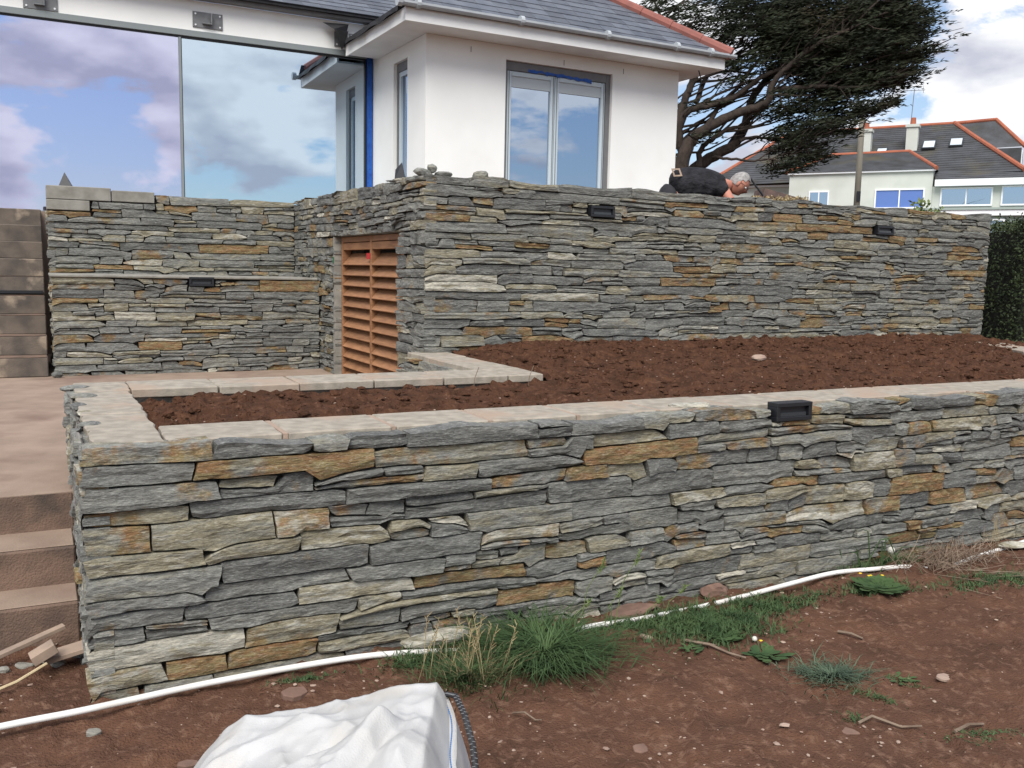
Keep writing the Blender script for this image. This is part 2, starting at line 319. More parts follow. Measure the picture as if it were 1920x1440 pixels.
# ---------------------------------------------------------------- stone walls
def lay(L, z0, ztop, wmean, tmean, seed, fixtures=(), minw=.07, grad=None, split=(.25,.45)):
    """irregular courses of flat stones; returns list of (xs, bottoms, tops)"""
    rg = random.Random(seed); dx = .01; n = int(round(L/dx)); X = np.arange(n+1)*dx
    Hh = np.full(n+1, float(z0)); zt = ztop if callable(ztop) else (lambda x: ztop)
    ZT = np.array([zt(x) for x in X]); G = np.array([grad(x/L) if grad else 1.0 for x in X])
    out = []; joints = []; k = 0; lvl = np.full(n+1, float(z0))
    while k < 80 and (ZT-lvl).max() > .006:
        k += 1
        base = lvl.copy()
        th = tmean*(.50+1.0*vnoise(X/1.15+k*7.31, np.full(n+1, k*1.7), seed))*(.8+.4*rg.random())
        new = base+np.maximum(th, .030)
        # smooth the actual heights a little into the next course line
        ref = new.mean()+.022*(vnoise(X/.9+k*3.3, np.full(n+1, k*2.9), seed+5)-.5)*2
        new = .5*new+.5*np.maximum(ref, base+.026)
        left = ZT-new; new = np.where(left < .036, ZT, new)
        i = 0; nj = []; Hp = Hh.copy()
        while i < n:
            g_ = G[i]; u = i/n; w = rg.lognormvariate(math.log(wmean*g_), .45)*(.75+.5*min(2, (new[i]-base[i])/tmean)/1.5)
            w = min(max(w, minw), wmean*2.2*g_); j = min(n, i+max(4, int(w/dx)))
            for _ in range(4):
                if any(abs(j*dx-q) < .045 for q in joints) and j < n: j = min(n, j+5)
            if n-j < minw/dx: j = n
            xs = X[i:j+1]; bot = Hp[i:j+1].copy(); uu = np.linspace(0, 1, j-i+1)
            tn = new[i:j+1]; atop = (ZT[i:j+1]-tn).max() < .004
            tb = tn.mean()*.6+tn*.4
            off = 0 if atop else rg.uniform(-.007,.007); sl_ = 0 if atop else rg.uniform(-1,1)*min(.010,.035*(j-i)*dx)
            top = tb+off+sl_*(uu-.5)
            if not atop:
                r_ = rg.random(); t_ = max(.02, (top-bot).mean()); c = rg.uniform(.12,.38); kk = min(t_*.5, .032)
                if r_ < .14: top = top-kk*np.clip((c-uu)/c, 0, 1)
                elif r_ < .28: top = top-kk*np.clip((uu-(1-c))/c, 0, 1)
                elif r_ < .34: top = top+.006*np.sin(uu*math.pi)
            else: top = ZT[i:j+1]+rg.uniform(-.006,.005)
            top = np.minimum(top, ZT[i:j+1]+.005)
            if (top-bot).mean() < .012: 
                i = j; continue
            top = np.maximum(top, bot+.008)
            t_ = (top-bot).mean(); ps = split[0]+(split[1]-split[0])*u
            if t_ > .062 and rg.random() < ps*min(1.6, t_/.075):
                f0 = rg.uniform(.32,.68); mid = bot+(top-bot)*(f0+rg.uniform(-.16,.16)*(uu-.5)*2)
                m_ = len(xs)
                def piece(xa, lo, hi):
                    if len(xa)*dx > .26 and rg.random() < .5:
                        c_ = int(len(xa)*rg.uniform(.35,.65)); out.append((xa[:c_+1], lo[:c_+1], hi[:c_+1])); out.append((xa[c_:], lo[c_:], hi[c_:]))
                    else: out.append((xa, lo, hi))
                if rg.random() < .3 and m_ > 22:      # thin sliver over only part of the stone
                    c_ = int(m_*rg.uniform(.4,.6))
                    if rg.random() < .5: piece(xs[:c_+1], mid[:c_+1], top[:c_+1]); mt = np.where(np.arange(m_) <= c_, mid, top); out.append((xs, bot, mt))
                    else: piece(xs[c_:], mid[c_:], top[c_:]); mt = np.where(np.arange(m_) >= c_, mid, top); out.append((xs, bot, mt))
                else: piece(xs, bot, mid); piece(xs, mid, top)
            else: out.append((xs, bot, top))
            Hh[i:j+1] = top; nj.append(j*dx); i = j
        joints = nj; lvl = np.maximum(.5*new+.5*np.convolve(np.pad(Hh, 20, 'edge'), np.ones(41)/41, 'valid'), base+.004)
        lvl = np.where(ZT-new < .004, ZT, lvl)
    work = list(out)
    for fx0, fx1, fz0, fz1 in fixtures:
        nw = []
        for xs, bot, top in work:
            m = (xs > fx0-.006) & (xs < fx1+.006)
            if not m.any() or bot[m].min() >= fz1-.004 or top[m].max() <= fz0+.004: nw.append((xs, bot, top)); continue
            keep = np.where(~m)[0]
            for run in np.split(keep, np.where(np.diff(keep) > 1)[0]+1):
                if len(run) >= 4: nw.append((xs[run], bot[run], top[run]))
            q = np.where(m)[0]
            if len(q) >= 4:
                if fz0-bot[q].mean() > .016: nw.append((xs[q], bot[q], np.minimum(top[q], fz0-.002)))
                if top[q].mean()-fz1 > .016: nw.append((xs[q], np.maximum(bot[q], fz1+.002), top[q]))
        work = nw
    return [(a_, b_, c_) for a_, b_, c_ in work if len(a_) >= 3 and (c_-b_).mean() > .01]
def stone_verts(st, seed, gap=.004, rough=1.0, nodes=.05, depth=.10):
    xs, bot, top = st; rg = np.random.RandomState(seed)
    w = xs[-1]-xs[0]; h = (top-bot).mean()
    n = int(min(12, max(4, round(w/nodes)))); m = int(min(5, max(3, round(h/.022))))
    u = np.linspace(0, 1, n+1)
    u[1:-1] += rg.uniform(-.2,.2,n-1)/n
    X = xs[0]+u*w; B = np.interp(X, xs, bot)+gap*rg.uniform(.2,1.3); T = np.interp(X, xs, top)-gap*rg.uniform(.2,1.3)
    jb = rg.uniform(-1,1,n+1)*.0028*rough; jt = rg.uniform(-1,1,n+1)*.0028*rough
    B = B+np.abs(jb); T = T-np.abs(jt)*1.3
    c = rg.rand(); ch = min(h*.22, .012)
    if c < .4: B[-1] += ch*rg.rand(); T[0] -= ch*rg.rand()
    elif c < .8: B[0] += ch*rg.rand(); T[-1] -= ch*rg.rand()
    T = np.maximum(T, B+.006)
    v = np.linspace(0, 1, m+1)
    prot = rg.uniform(-.010,.016)*rough; tilt = rg.uniform(-.007,.007); tilx = rg.uniform(-.007,.007)
    lay_ = rg.uniform(-.003,.0035,m+1)
    P = np.zeros((m+1, n+1, 3))
    sk_ = min(.022, h*.35); skl, skr = rg.uniform(-sk_,sk_), rg.uniform(-sk_,sk_)
    for j in range(m+1):
        xx = X.copy(); xx[0] += gap*.6+skl*(v[j]-.5)+rg.uniform(0,.004); xx[-1] -= gap*.6+skr*(v[j]-.5)+rg.uniform(0,.004)
        xx[1:-1] += rg.uniform(-.005,.005,n-1)
        P[j,:,0] = xx; P[j,:,2] = B+(T-B)*v[j]
        nz = vnoise(X*11+seed*3.1, np.full(n+1, v[j]*2.2+seed), 5)
        P[j,:,1] = -(prot+tilt*(v[j]-.5)+tilx*(u-.5)+lay_[j]+(nz-.5)*.011*rough+rg.uniform(-.0030,.0030,n+1))
    ed = np.zeros((m+1, n+1)); ed[0,:] = 1; ed[-1,:] = 1; ed[:,0] = 1; ed[:,-1] = 1
    P[:,:,1] += ed*rg.uniform(.000,.003,(m+1,n+1))
    V = P.reshape(-1, 3).tolist(); F = []
    for j in range(m):
        for i in range(n):
            a = j*(n+1)+i; b = a+1; c_ = a+n+2; d = a+n+1
            if rg.rand() < .5: F += [(a,b,c_),(a,c_,d)]
            else: F += [(a,b,d),(b,c_,d)]
    ring = [i for i in range(n+1)]+[j*(n+1)+n for j in range(1,m+1)]+[m*(n+1)+i for i in range(n-1,-1,-1)]+[j*(n+1) for j in range(m-1,0,-1)]
    k0 = len(V)
    for r_ in ring:
        x, y, z = V[r_]; V.append((x, depth, z))
    K = len(ring)
    for q in range(K): F.append((ring[q], k0+q, k0+(q+1)%K, ring[(q+1)%K]))
    F.append(tuple(range(k0, k0+K))[::-1])
    return V, F
def tint(rg, warm=1.0):
    r = rg.random()
    if r < .70: t = rg.gauss(.31,.13)
    elif r < .88: t = rg.gauss(.60,.09)
    elif r < .965: t = rg.gauss(.78,.05)
    else: t = rg.gauss(.95,.05)
    q = rg.random(); g_ = rg.uniform(0,.25)
    if q < .13*warm: g_ = rg.uniform(.55,1.0)
    elif q < .30*warm: g_ = rg.uniform(.30,.55)
    return (min(max(t,.02),.98), g_, rg.random(), 1)
CAMXY = Vector((0,0))
def stone_wall(parent, stones, seed, rough=1.0, depth=.10, nodes=.05, off=(0,0,0), M4=None, gap=.004, warm=1.0, limit=300):
    """each stone its own object; the ones past the limit are joined"""
    mw = parent.matrix_world if False else Matrix.Translation(parent.location) @ Euler(parent.rotation_euler).to_matrix().to_4x4()
    sc = []
    for i, s in enumerate(stones):
        p = Vector((s[0].mean(), 0, s[1].mean()))+Vector(off)
        if M4: p = M4 @ p
        d = (mw @ p-cam.location).length
        sc.append(((s[0][-1]-s[0][0])*(s[2]-s[1]).mean()/d**2, i))
    order = [i for _, i in sorted(sc, reverse=True)]; big = set(order[:limit]); rest = MB()
    rg = random.Random(seed+5)
    for i, s in enumerate(stones):
        V, F = stone_verts(s, seed*1000+i, gap, rough, nodes, depth); V = np.array(V)+np.array(off); tt = tint(rg, warm)
        if M4: V = np.array([tuple(M4 @ Vector(p)) for p in V])
        if i in big:
            c = V.mean(0); m_ = MB().add((V-c).tolist(), F, tt)
            o = bpy.data.objects.new('stone', m_.mesh('stone', M['stone'])); COL.objects.link(o); o.parent = parent; o.location = c
        else: rest.add(V.tolist(), F, tt)
    if rest.v: rest.build('small_stones', M['stone'], parent, kind='stuff')
def fixture(parent, x, z, w=.245, h=.10, label='', mat_y=-.02):
    o = bpy.data.objects.new('wall_light', None); COL.objects.link(o)
    mw = Matrix.Translation(parent.location) @ Euler(parent.rotation_euler).to_matrix().to_4x4()
    o.location = mw @ Vector((x, mat_y, z)); o.rotation_euler = parent.rotation_euler
    tag(o, label, 'wall light', 'black brick lights set into the stone walls')
    fr = MB(); t = .022
    fr.box(-w/2, w/2, -.018, .06, h/2-t, h/2); fr.box(-w/2, w/2, -.018, .06, -h/2, -h/2+t)
    fr.box(-w/2, -w/2+t, -.017, .059, -h/2+t, h/2-t); fr.box(w/2-t, w/2, -.017, .059, -h/2+t, h/2-t)
    fr.build('bezel', M['black'], o, bevel=.002)
    MB().box(-w/2+t, w/2-t, .004, .05, -h/2+t, h/2-t).build('recess', M['black'], o)
    MB().box(-w/2+t*1.5, w/2-t*1.5, -.006, .003, -h/2+t*1.05, -h/2+t*1.9).build('lens', M['lens'], o)
    return o
# --- front planter wall
LF = 7.2
fw_ = Wroot('planter_wall', 0, 0, label='long low front planter wall of grey and rusty slate stones with pale coping', cat='stone wall')
F1 = (3.262, 3.505, .872, .968)
ftop = lambda x: .945+.010*math.sin(x*5.1)+.006*math.sin(x*13+1)
gr = lambda u: 1.12-.48*min(1, u*1.25)
st = lay(LF, -.06, ftop, .32, .080, 23, [F1], grad=gr, split=(.15,.6))
stone_wall(fw_, st, 1, rough=1.05, depth=.13, nodes=.038, gap=.0036)
MB().box(.02, LF, .045, .46, -.2, .90).build('mortar_core', M['mortar'], fw_)
MB().box(.02, .30, .461, 2.06, -.2, .90).build('mortar_core', M['mortar'], fw_)
MB().box(.301, 2.85, 1.68, 2.05, -.2, .90).build('mortar_core', M['mortar'], fw_)
MB().box(2.515, 2.84, 2.051, 3.26, -.2, .90).build('mortar_core', M['mortar'], fw_)
# coping blocks
rg = random.Random(3)
def slab(pts, z0, z1, name, m, parent, amp=.004):
    """thin block with jittered outline"""
    P = []; n = len(pts)
    for i in range(n):
        a = Vector(pts[i]); b = Vector(pts[(i+1)%n]); k = max(1, int((b-a).length/.07))
        for j in range(k):
            p = a.lerp(b, j/k); P.append((p.x+rg.uniform(-amp,amp), p.y+rg.uniform(-amp,amp)))
    return MB().poly(P, z0, z1).build(name, m, parent, bevel=.006)
x = .31; zc = .950
while x < LF:
    L_ = .44; h_ = zc+rg.uniform(-.002,.002)
    slab([(x,.105),(x+L_,.105),(x+L_,.452),(x,.452)], .901, h_, 'coping_block', M['coping'], fw_)
    MB().box(x+L_+.001, x+L_+.021, .11, .449, .901, h_-.003).build('mortar_joint', M['joint'], fw_)
    x += L_+.022
y = .456
slab([(.05,.10),(.302,.10),(.302,.452),(.05,.452)], .901, .951, 'coping_block', M['coping'], fw_, .008)
while y < 1.65:
    slab([(.035,y),(.302,y),(.302,y+.385),(.035,y+.385)], .901, zc+rg.uniform(-.003,.003), 'coping_block', M['coping'], fw_, .008)
    MB().box(.05, .29, y+.386, y+.402, .901, .944).build('mortar_joint', M['joint'], fw_); y += .403
x = .31
slab([(.035,1.672),(.31,1.672),(.31,2.045),(.035,2.045)], .901, .951, 'coping_block', M['coping'], fw_, .006)
while x < 2.38:
    slab([(x+.004,1.672),(x+.448,1.672),(x+.448,2.045),(x+.004,2.045)], .901, zc+rg.uniform(-.002,.002), 'coping_block', M['coping'], fw_); x += .452
slab([(x+.004,1.672),(2.82,1.672),(2.83,1.78),(2.84,2.045),(x+.004,2.045)], .901, .951, 'coping_block', M['coping'], fw_)
y = 2.05
while y < 3.25:
    slab([(2.52,y),(2.84,y),(2.84,y+.44),(2.52,y+.44)], .901, zc+rg.uniform(-.002,.002), 'coping_block', M['coping'], fw_, .006); y += .444
# left end face of the planter: small rough stones under smeared mortar
def endM(x, y0, y1):   # local x runs from back to front, outward = -x of the wall frame
    return Matrix.Translation((x, y1, 0)) @ Matrix.Rotation(R(-90), 4, 'Z')
st = lay(2.05, -.06, .93, .16, .075, 44)
stone_wall(fw_, st, 2, rough=1.6, depth=.08, M4=endM(.012, 0, 2.05), nodes=.05, gap=.006, warm=.5)
nu, nv = 70, 44
sm = MB(); Vv = []
for j in range(nv+1):
    for i in range(nu+1):
        y_ = 2.04*i/nu+.01; z_ = -.1+1.045*j/nv
        b_ = float(fbm(np.array(y_*9), np.array(z_*12), 4, 77)); b2 = float(fbm(np.array(y_*2.5), np.array(z_*3), 2, 31))
        Vv.append((.026-.062*max(0, b_-.38)-.034*max(0, b2-.45), y_, z_))
sm.add(Vv, [(j*(nu+1)+i, j*(nu+1)+i+nu+1, j*(nu+1)+i+nu+2, j*(nu+1)+i+1) for j in range(nv) for i in range(nu)])
sm.build('smeared_mortar', M['smear'], fw_, smooth=False)
# face of the little return by the louvre
st = lay(1.25, .52, .92, .30, .09, 45)
stone_wall(fw_, st, 3, rough=1.8, depth=.08, M4=endM(2.47, 2.05, 3.30), nodes=.05, gap=.006, warm=.4)
# loose rubble on top of the left end
# --- upper wall, front face
uw = empty('retaining_wall', (-.713, 7.372, 0), R(28.4), label='tall rear slate stone wall carrying two lights, behind the planting bed', cat='stone wall')
LU = 6.97
def topU(x): return 2.360+.008*math.sin(x*3.7)+.010*math.sin(x*9.1+2)
U1 = (1.535, 1.785, 2.098, 2.192); U2 = (5.10, 5.35, 2.075, 2.165)
gu = lambda u: 1.12-.30*u
st = lay(LU, .86, topU, .36, .076, 61, [U1, U2], grad=gu, split=(.4,.5))
stone_wall(uw, st, 4, rough=.95, depth=.13, nodes=.055, gap=.0034, warm=.9)
MB().box(.10, LU-.03, .05, .36, -.2, 2.325).build('mortar_core', M['mortar'], uw)
endr = Matrix.Translation((LU+.0, .0, 0)) @ Matrix.Rotation(R(90), 4, 'Z')
st = lay(.36, .86, 2.35, .20, .085, 62); stone_wall(uw, st, 5, rough=1.6, depth=.06, M4=endr, warm=.8)
# capping stones lying along the top
rgc = random.Random(9); x = .0; MBt = None
while x < LU-.1:
    w_ = rgc.uniform(.18,.42); s_ = (np.linspace(x, x+w_, 8), np.full(8, -.0), np.full(8, rgc.uniform(.10,.2)))
    V, F = stone_verts(s_, int(x*100)+7000, .008, 1.0, .06, .024); V = np.array(V)
    V = np.stack([V[:,0], V[:,2]+.14, 2.362-V[:,1]*.6-.006], 1)
    c = V.mean(0); o = bpy.data.objects.new('stone', MB().add((V-c).tolist(), [f[::-1] for f in F], tint(rgc)).mesh('stone', M['stone'])); COL.objects.link(o); o.parent = uw; o.location = c
    x += w_+.01
fixture(fw_, 3.384, .920, .243, .096, 'black brick light at the top of the long front planter wall', -.008)
fixture(uw, 1.66, 2.145, .245, .094, 'black brick light in the tall rear wall, under the white french window', -.015)
fixture(uw, 5.225, 2.12, .245, .09, 'black brick light near the hedge end of the tall rear wall', -.015)
# --- side wall with louvre (faces left); local x from back to corner
sl = 3.93
swl = empty('side_wall', W(2.56, 7.22), WH-R(90)+R(.6), label='slate stone side wall in shade around the wooden louvre', cat='stone wall')
LR, LL = sl-.545, sl-2.31     # louvre from LL to LR in local x
tS = lambda x: 2.36+.008*math.sin(x*6)
def shift(sts, dx): return [(a+dx, b, c) for a, b, c in sts]
st = lay(sl, 1.925, tS, .22, .075, 71)
st += shift(lay(sl-LR, .86-.35, 1.922, .22, .085, 72), LR)
st += lay(LL, .50, 1.922, .22, .08, 73)
stone_wall(swl, st, 6, rough=1.2, depth=.12, nodes=.05, gap=.004, warm=.5)
MB().box(.02, sl-.06, .05, .34, 1.95, 2.325).build('mortar_core', M['mortar'], swl)
MB().box(.02, LL-.045, .05, .34, -.2, 1.948).build('mortar_core', M['mortar'], swl)
MB().box(LR+.02, sl-.06, .05, .34, -.2, 1.948).build('mortar_core', M['mortar'], swl)
MB().box(LL-.04, LL-.004, -.012, .33, .50, 1.921).build('door_jamb', M['blockgrey'], swl)
MB().box(LL-.04, LR+.02, .05, .34, 1.923, 1.9495).build('lintel', M['blockgrey'], swl)
rgc = random.Random(19); x = 0.0
while x < sl-.25:
    w_ = rgc.uniform(.15,.35); s_ = (np.linspace(x, x+w_, 8), np.full(8, -.0), np.full(8, rgc.uniform(.10,.2)))
    V, F = stone_verts(s_, int(x*100)+8000, .008, 1.0, .06, .024); V = np.array(V)
    V = np.stack([V[:,0], V[:,2]+.14, 2.362-V[:,1]*.6-.006], 1)
    c = V.mean(0); o = bpy.data.objects.new('stone', MB().add((V-c).tolist(), [f[::-1] for f in F], tint(rgc)).mesh('stone', M['stone'])); COL.objects.link(o); o.parent = swl; o.location = c
    x += w_+.01
# louvre
lv = empty('louvre_screen', swl.location, swl.rotation_euler.z, label='orange-brown timber louvre screen with two columns of slats in the side wall', cat='louvre')
y0, y1 = .07, .15; lw = LR-LL; lm = LL+lw*.51
for a, b in ((LL, LL+.045), (lm-.022, lm+.022), (LR-.045, LR)):
    MB().box(a, b, y0-.01, y1, .531, 1.92).build('post', M['wood'], lv, bevel=.003)
for a, b in ((LL+.045, lm-.022), (lm+.022, LR-.045)):
    MB().box(a, b, y0-.008, y1, 1.865, 1.918).build('rail', M['wood'], lv, bevel=.003)
    MB().box(a, b, y0-.004, y1-.02, 1.79, 1.858).build('rail', M['wood'], lv, bevel=.003)
    for k in range(12):
        z = 1.70-k*.103
        m_ = MB().box(a+.002, b-.002, -.078, .078, -.006, .006)
        o = m_.build('slat', M['wood'], lv, bevel=.002); o.location = (0, y0+.045, z); o.rotation_euler = (R(47), 0, 0)
MB().box(LL, LR, .30, .33, .531, 1.92).build('backing', M['dark'], lv)
MB().box(lm-.10, lm-.005, y0-.016, y0-.0105, 1.70, 1.755).build('paint_mark', M['red'], lv)
MB().box(LR-.10, LR-.045, y0-.016, y0-.0105, .74, .77).build('paint_mark', M['red'], lv)
MB().box(LL-.036, LL-.006, -.018, -.0125, 1.66, 1.72).build('tape_mark', M['green'], lv)
# --- lower left wall with ledge
lw_ = Wroot('ledge_wall', 0, 6.15, label='lower left slate stone wall with a ledge and one black light, beside the stairs', cat='stone wall')
L1 = (1.235, 1.475, 1.402, 1.492)
st = lay(2.56, .50, lambda x: 1.470+.004*math.sin(x*8), .34, .072, 81, [L1])
stone_wall(lw_, st, 7, rough=1.0, depth=.12, nodes=.05, gap=.0034, warm=.9)
MB().box(.05, 2.70, .05, 1.13, -.2, 1.47).build('mortar_core', M['mortar'], lw_)
MB().box(-.01, 2.54, -.022, 1.135, 1.474, 1.500).build('ledge_top', M['blockgrey'], lw_, bevel=.006)
st = lay(1.05, .50, 1.47, .2, .08, 82); stone_wall(lw_, st, 8, rough=1.6, depth=.07, M4=Matrix.Translation((.012,1.10,0)) @ Matrix.Rotation(R(-90),4,'Z'), warm=.8)
fixture(lw_, 1.355, 1.447, .24, .09, 'black brick light in the ledge wall left of the wooden louvre', -.015)
# --- upper left wall
ul = Wroot('upper_left_wall', 0, 7.29, label='upper left slate stone wall under the big glass pane, with grey blocks at its top corner', cat='stone wall')
B0 = (-.02, .60, 2.262, 2.40); B1 = (-.02, .44, 2.13, 2.261)
st = lay(2.58, 1.40, lambda x: 2.355+.004*math.sin(x*7), .33, .072, 91, [(-.02,1.06,2.262,2.40), (-.02,.42,2.15,2.262)])
stone_wall(ul, st, 9, rough=1.0, depth=.12, nodes=.05, gap=.0034, warm=.9)
MB().box(.05, 2.85, .06, .34, -.2, 2.33).build('mortar_core', M['mortar'], ul)
MB().box(0, .62, -.004, .30, 2.266, 2.405).build('grey_block', M['blockgrey'], ul, bevel=.006)
MB().box(.628, 1.055, -.006, .30, 2.268, 2.385).build('grey_block', M['blockgrey'], ul, bevel=.006)
MB().box(0, .41, -.003, .30, 2.155, 2.262).build('grey_block', M['blockgrey'], ul, bevel=.006)
st = lay(.34, .50, 2.15, .18, .08, 92); stone_wall(ul, st, 10, rough=1.6, depth=.05, M4=Matrix.Translation((.012,.34,0)) @ Matrix.Rotation(R(-90),4,'Z'))
# --- right-hand bed edge
rc_ = Wroot('bed_edging', 0, 0, label='pale concrete edging of the bed in front of the hedge', cat='edging')
for k in range(5):
    a = Vector((9.10,3.30)); b = Vector((8.1,1.72)); p = a.lerp(b, k/5); q = a.lerp(b, (k+.97)/5)
    slab([(p.x,p.y),(q.x,q.y),(q.x+.33,q.y-.05),(p.x+.33,p.y-.05)], .70, .952, 'coping_block', M['coping'], rc_)
# ---------------------------------------------------------------- bed soil
bx = np.arange(.29, 9.3, .028); by = np.arange(.44, 4.0, .028)
BX, BY = np.meshgrid(bx, by)
ht = .885+.09*np.clip((BY-1.0)/2.2, 0, 1)*np.clip((BX-2.6)/.8, 0, 1)
clod = fbm(BX*6, BY*6, 3, 40)
BZ = ht+(fbm(BX*1.6, BY*1.6, 2, 41)-.5)*.05+(clod-.5)*.07+np.maximum(fbm(BX*20, BY*20, 3, 42)-.5, 0)*.10
edge = np.minimum(np.minimum(BX-.3, BY-.45), 5)
BZ = np.where((BX > 2.6) & (BX < 9.3), BZ+.035*np.exp(-((BY-3.32-(BX-2.6)*.021)/.22)**2), BZ)
BZ = BZ-.03*np.exp(-np.maximum(edge, 0)/.05)
mask = ~(((BX < 2.84) & (BY > 1.69)) | ((BX > 8.05) & ((BY-1.72) < (BX-8.1)*1.58) & False))
ny, nx = BX.shape; idx = np.arange(nx*ny).reshape(ny, nx)
ok = mask[:-1,:-1] & mask[1:,1:] & mask[:-1,1:] & mask[1:,:-1]
fq = np.stack([idx[:-1,:-1], idx[:-1,1:], idx[1:,1:], idx[1:,:-1]], -1)[ok]
b_ = MB(); b_.v = np.stack([BX.ravel(), BY.ravel(), BZ.ravel()], 1).tolist(); b_.f = fq.tolist()
b_.build('bed_soil', M['soil'], loc=W(0,0), rz=WH, smooth=False, kind='structure')
def bed_z(x, y):
    i = min(max(int((x-.29)/.028), 0), nx-1); j = min(max(int((y-.44)/.028), 0), ny-1); return float(BZ[j,i])
def rock(r, seed, squash=(1,1,.6), sub=1):
    """small irregular stone, 20-80 faces"""
    rg = np.random.RandomState(seed)
    t = (1+5**.5)/2; v = np.array([(-1,t,0),(1,t,0),(-1,-t,0),(1,-t,0),(0,-1,t),(0,1,t),(0,-1,-t),(0,1,-t),(t,0,-1),(t,0,1),(-t,0,-1),(-t,0,1)], float); v /= np.linalg.norm(v[0])
    f = [(0,11,5),(0,5,1),(0,1,7),(0,7,10),(0,10,11),(1,5,9),(5,11,4),(11,10,2),(10,7,6),(7,1,8),(3,9,4),(3,4,2),(3,2,6),(3,6,8),(3,8,9),(4,9,5),(2,4,11),(6,2,10),(8,6,7),(9,8,1)]
    v = v.tolist()
    for _ in range(sub):
        c = {}; nf = []
        def mid(a, b):
            k = (min(a,b), max(a,b))
            if k not in c:
                p = (np.array(v[a])+np.array(v[b]))/2; p /= np.linalg.norm(p); v.append(p.tolist()); c[k] = len(v)-1
            return c[k]
        for a, b, d in f:
            x_, y_, z_ = mid(a,b), mid(b,d), mid(d,a); nf += [(a,x_,z_),(b,y_,x_),(d,z_,y_),(x_,y_,z_)]
        f = nf
    v = np.array(v)
    # cut by a few planes for a broken look
    for _ in range(6):
        n_ = rg.normal(size=3); n_ /= np.linalg.norm(n_); d_ = rg.uniform(.55,.85); k = v @ n_; v = v-np.outer(np.maximum(k-d_, 0), n_)
    v = v*(1+rg.uniform(-.05,.05,(len(v),1)))*np.array(squash)*r
    return v, f
def rot_z(v, a): c, s = math.cos(a), math.sin(a); return np.stack([v[:,0]*c-v[:,1]*s, v[:,0]*s+v[:,1]*c, v[:,2]], 1)
# clods and pale chips in the bed (uncountable)
protos = [rock(1, 500+i, (1, .8, .6), 1) for i in range(12)]; protos0 = [rock(1, 600+i, (1,.75,.45), 0) for i in range(12)]
m_ = MB()
for i in range(5200):
    x = rnd.uniform(.35, 8.9); y = rnd.uniform(.5, 3.6)
    if x < 2.9 and y > 1.6: continue
    v, f = protos[i%12] if rnd.random() < .25 else protos0[i%12]; r = min(rnd.expovariate(1/.009)+.005, .042)
    v = rot_z(v, rnd.random()*6.3)*r+np.array([x, y, bed_z(x,y)+r*.25]); m_.add(v.tolist(), f)
m_.build('soil_clods', M['soil'], loc=W(0,0), rz=WH, kind='stuff')
m_ = MB()
for i in range(420):
    x = rnd.uniform(.35, 8.9); y = rnd.uniform(.5, 3.6)
    if x < 2.9 and y > 1.6: continue
    v, f = protos0[i%12]; r = rnd.uniform(.003,.011)
    v = rot_z(v, rnd.random()*6.3)*r+np.array([x, y, bed_z(x,y)+r*.5]); m_.add(v.tolist(), f)
m_.build('pale_chips', M['pebble'], loc=W(0,0), rz=WH, kind='stuff')
def place_rock(name, p, r, seed, sq, m, label, cat, rz=0, zoff=.3, group=None, tt=None):
    v, f = rock(r, seed, sq, 2); v = rot_z(v, rz)
    return MB().add(v.tolist(), f, tt or (.5,.1,.3,1)).build(name, m, loc=(p[0], p[1], p[2]+r*sq[2]*zoff), label=label, cat=cat, group=group)
for (x, y, r, lb) in ((.50+.0,.62,.06,'large dark clod of soil near the front coping, left of the pair'),(1.20,.60,.062,'large dark clod of soil near the front coping, right of the pair')):
    xx, yy = (1.36, .36) if r == .06 else (1.70, .40)
    p = W(xx+.0, yy+.22, 0); place_rock('soil_clod', (p.x, p.y, .90), r, int(r*9999), (1.1,.9,.7), M['soil'], lb, 'soil clod', group='big clods in the bed')
p = W(5.0, 2.05, .95); place_rock('root_lump', (p.x, p.y, .96), .05, 88, (1.2,.8,.6), M['pebble'], 'pale lump of root and clay in the middle of the bed', 'root lump')

# ---------------------------------------------------------------- house
HA = R(28.4); ho = Vector((-1.165, 12.0, 0))
house = empty('house', ho, HA, label='white rendered house with slate roof, projecting bay and huge sliding glass panes', cat='house')
def wallbox(name, m, x0, x1, y0, y1, z0, z1, bevel=0, parent=None): return MB().box(x0,x1,y0,y1,z0,z1).build(name, m, parent or house, bevel=bevel)
BW = 3.98
# bay front wall around the french window (x 1.137-2.826, head 4.372)
wallbox('wall', M['render'], 0, 1.137, 0, .3, 1.5, 4.551)
wallbox('wall', M['render'], 2.826, BW, 0, .3, 1.5, 4.551)
wallbox('wall', M['render'], 1.137, 2.826, 0, .3, 4.372, 4.551)
wallbox('wall', M['render'], 1.137, 2.826, 0, .3, 1.5, 2.15)
# side wall (x=0) with narrow window y .62-1.125
wallbox('wall', M['render'], 0, .3, .3, .62, 1.5, 4.551)
wallbox('wall', M['render'], 0, .3, 1.125, 2.6, 1.5, 4.80)
wallbox('wall', M['render'], 0, .3, .62, 1.125, 4.376, 4.551)
wallbox('wall', M['render'], 0, .3, .62, 1.125, 1.5, 2.15)
wallbox('wall', M['render'], BW-.3, BW, .3, 6, 1.5, 4.551)
wallbox('wall', M['render'], -9, BW, 6, 6.3, 1.5, 4.8)
wallbox('interior_floor', M['room'], -9, BW-.3, 2.0, 6, 1.5, 2.2)
wallbox('interior_wall', M['room'], .3, BW-.3, 2.6, 2.7, 1.5, 4.5)
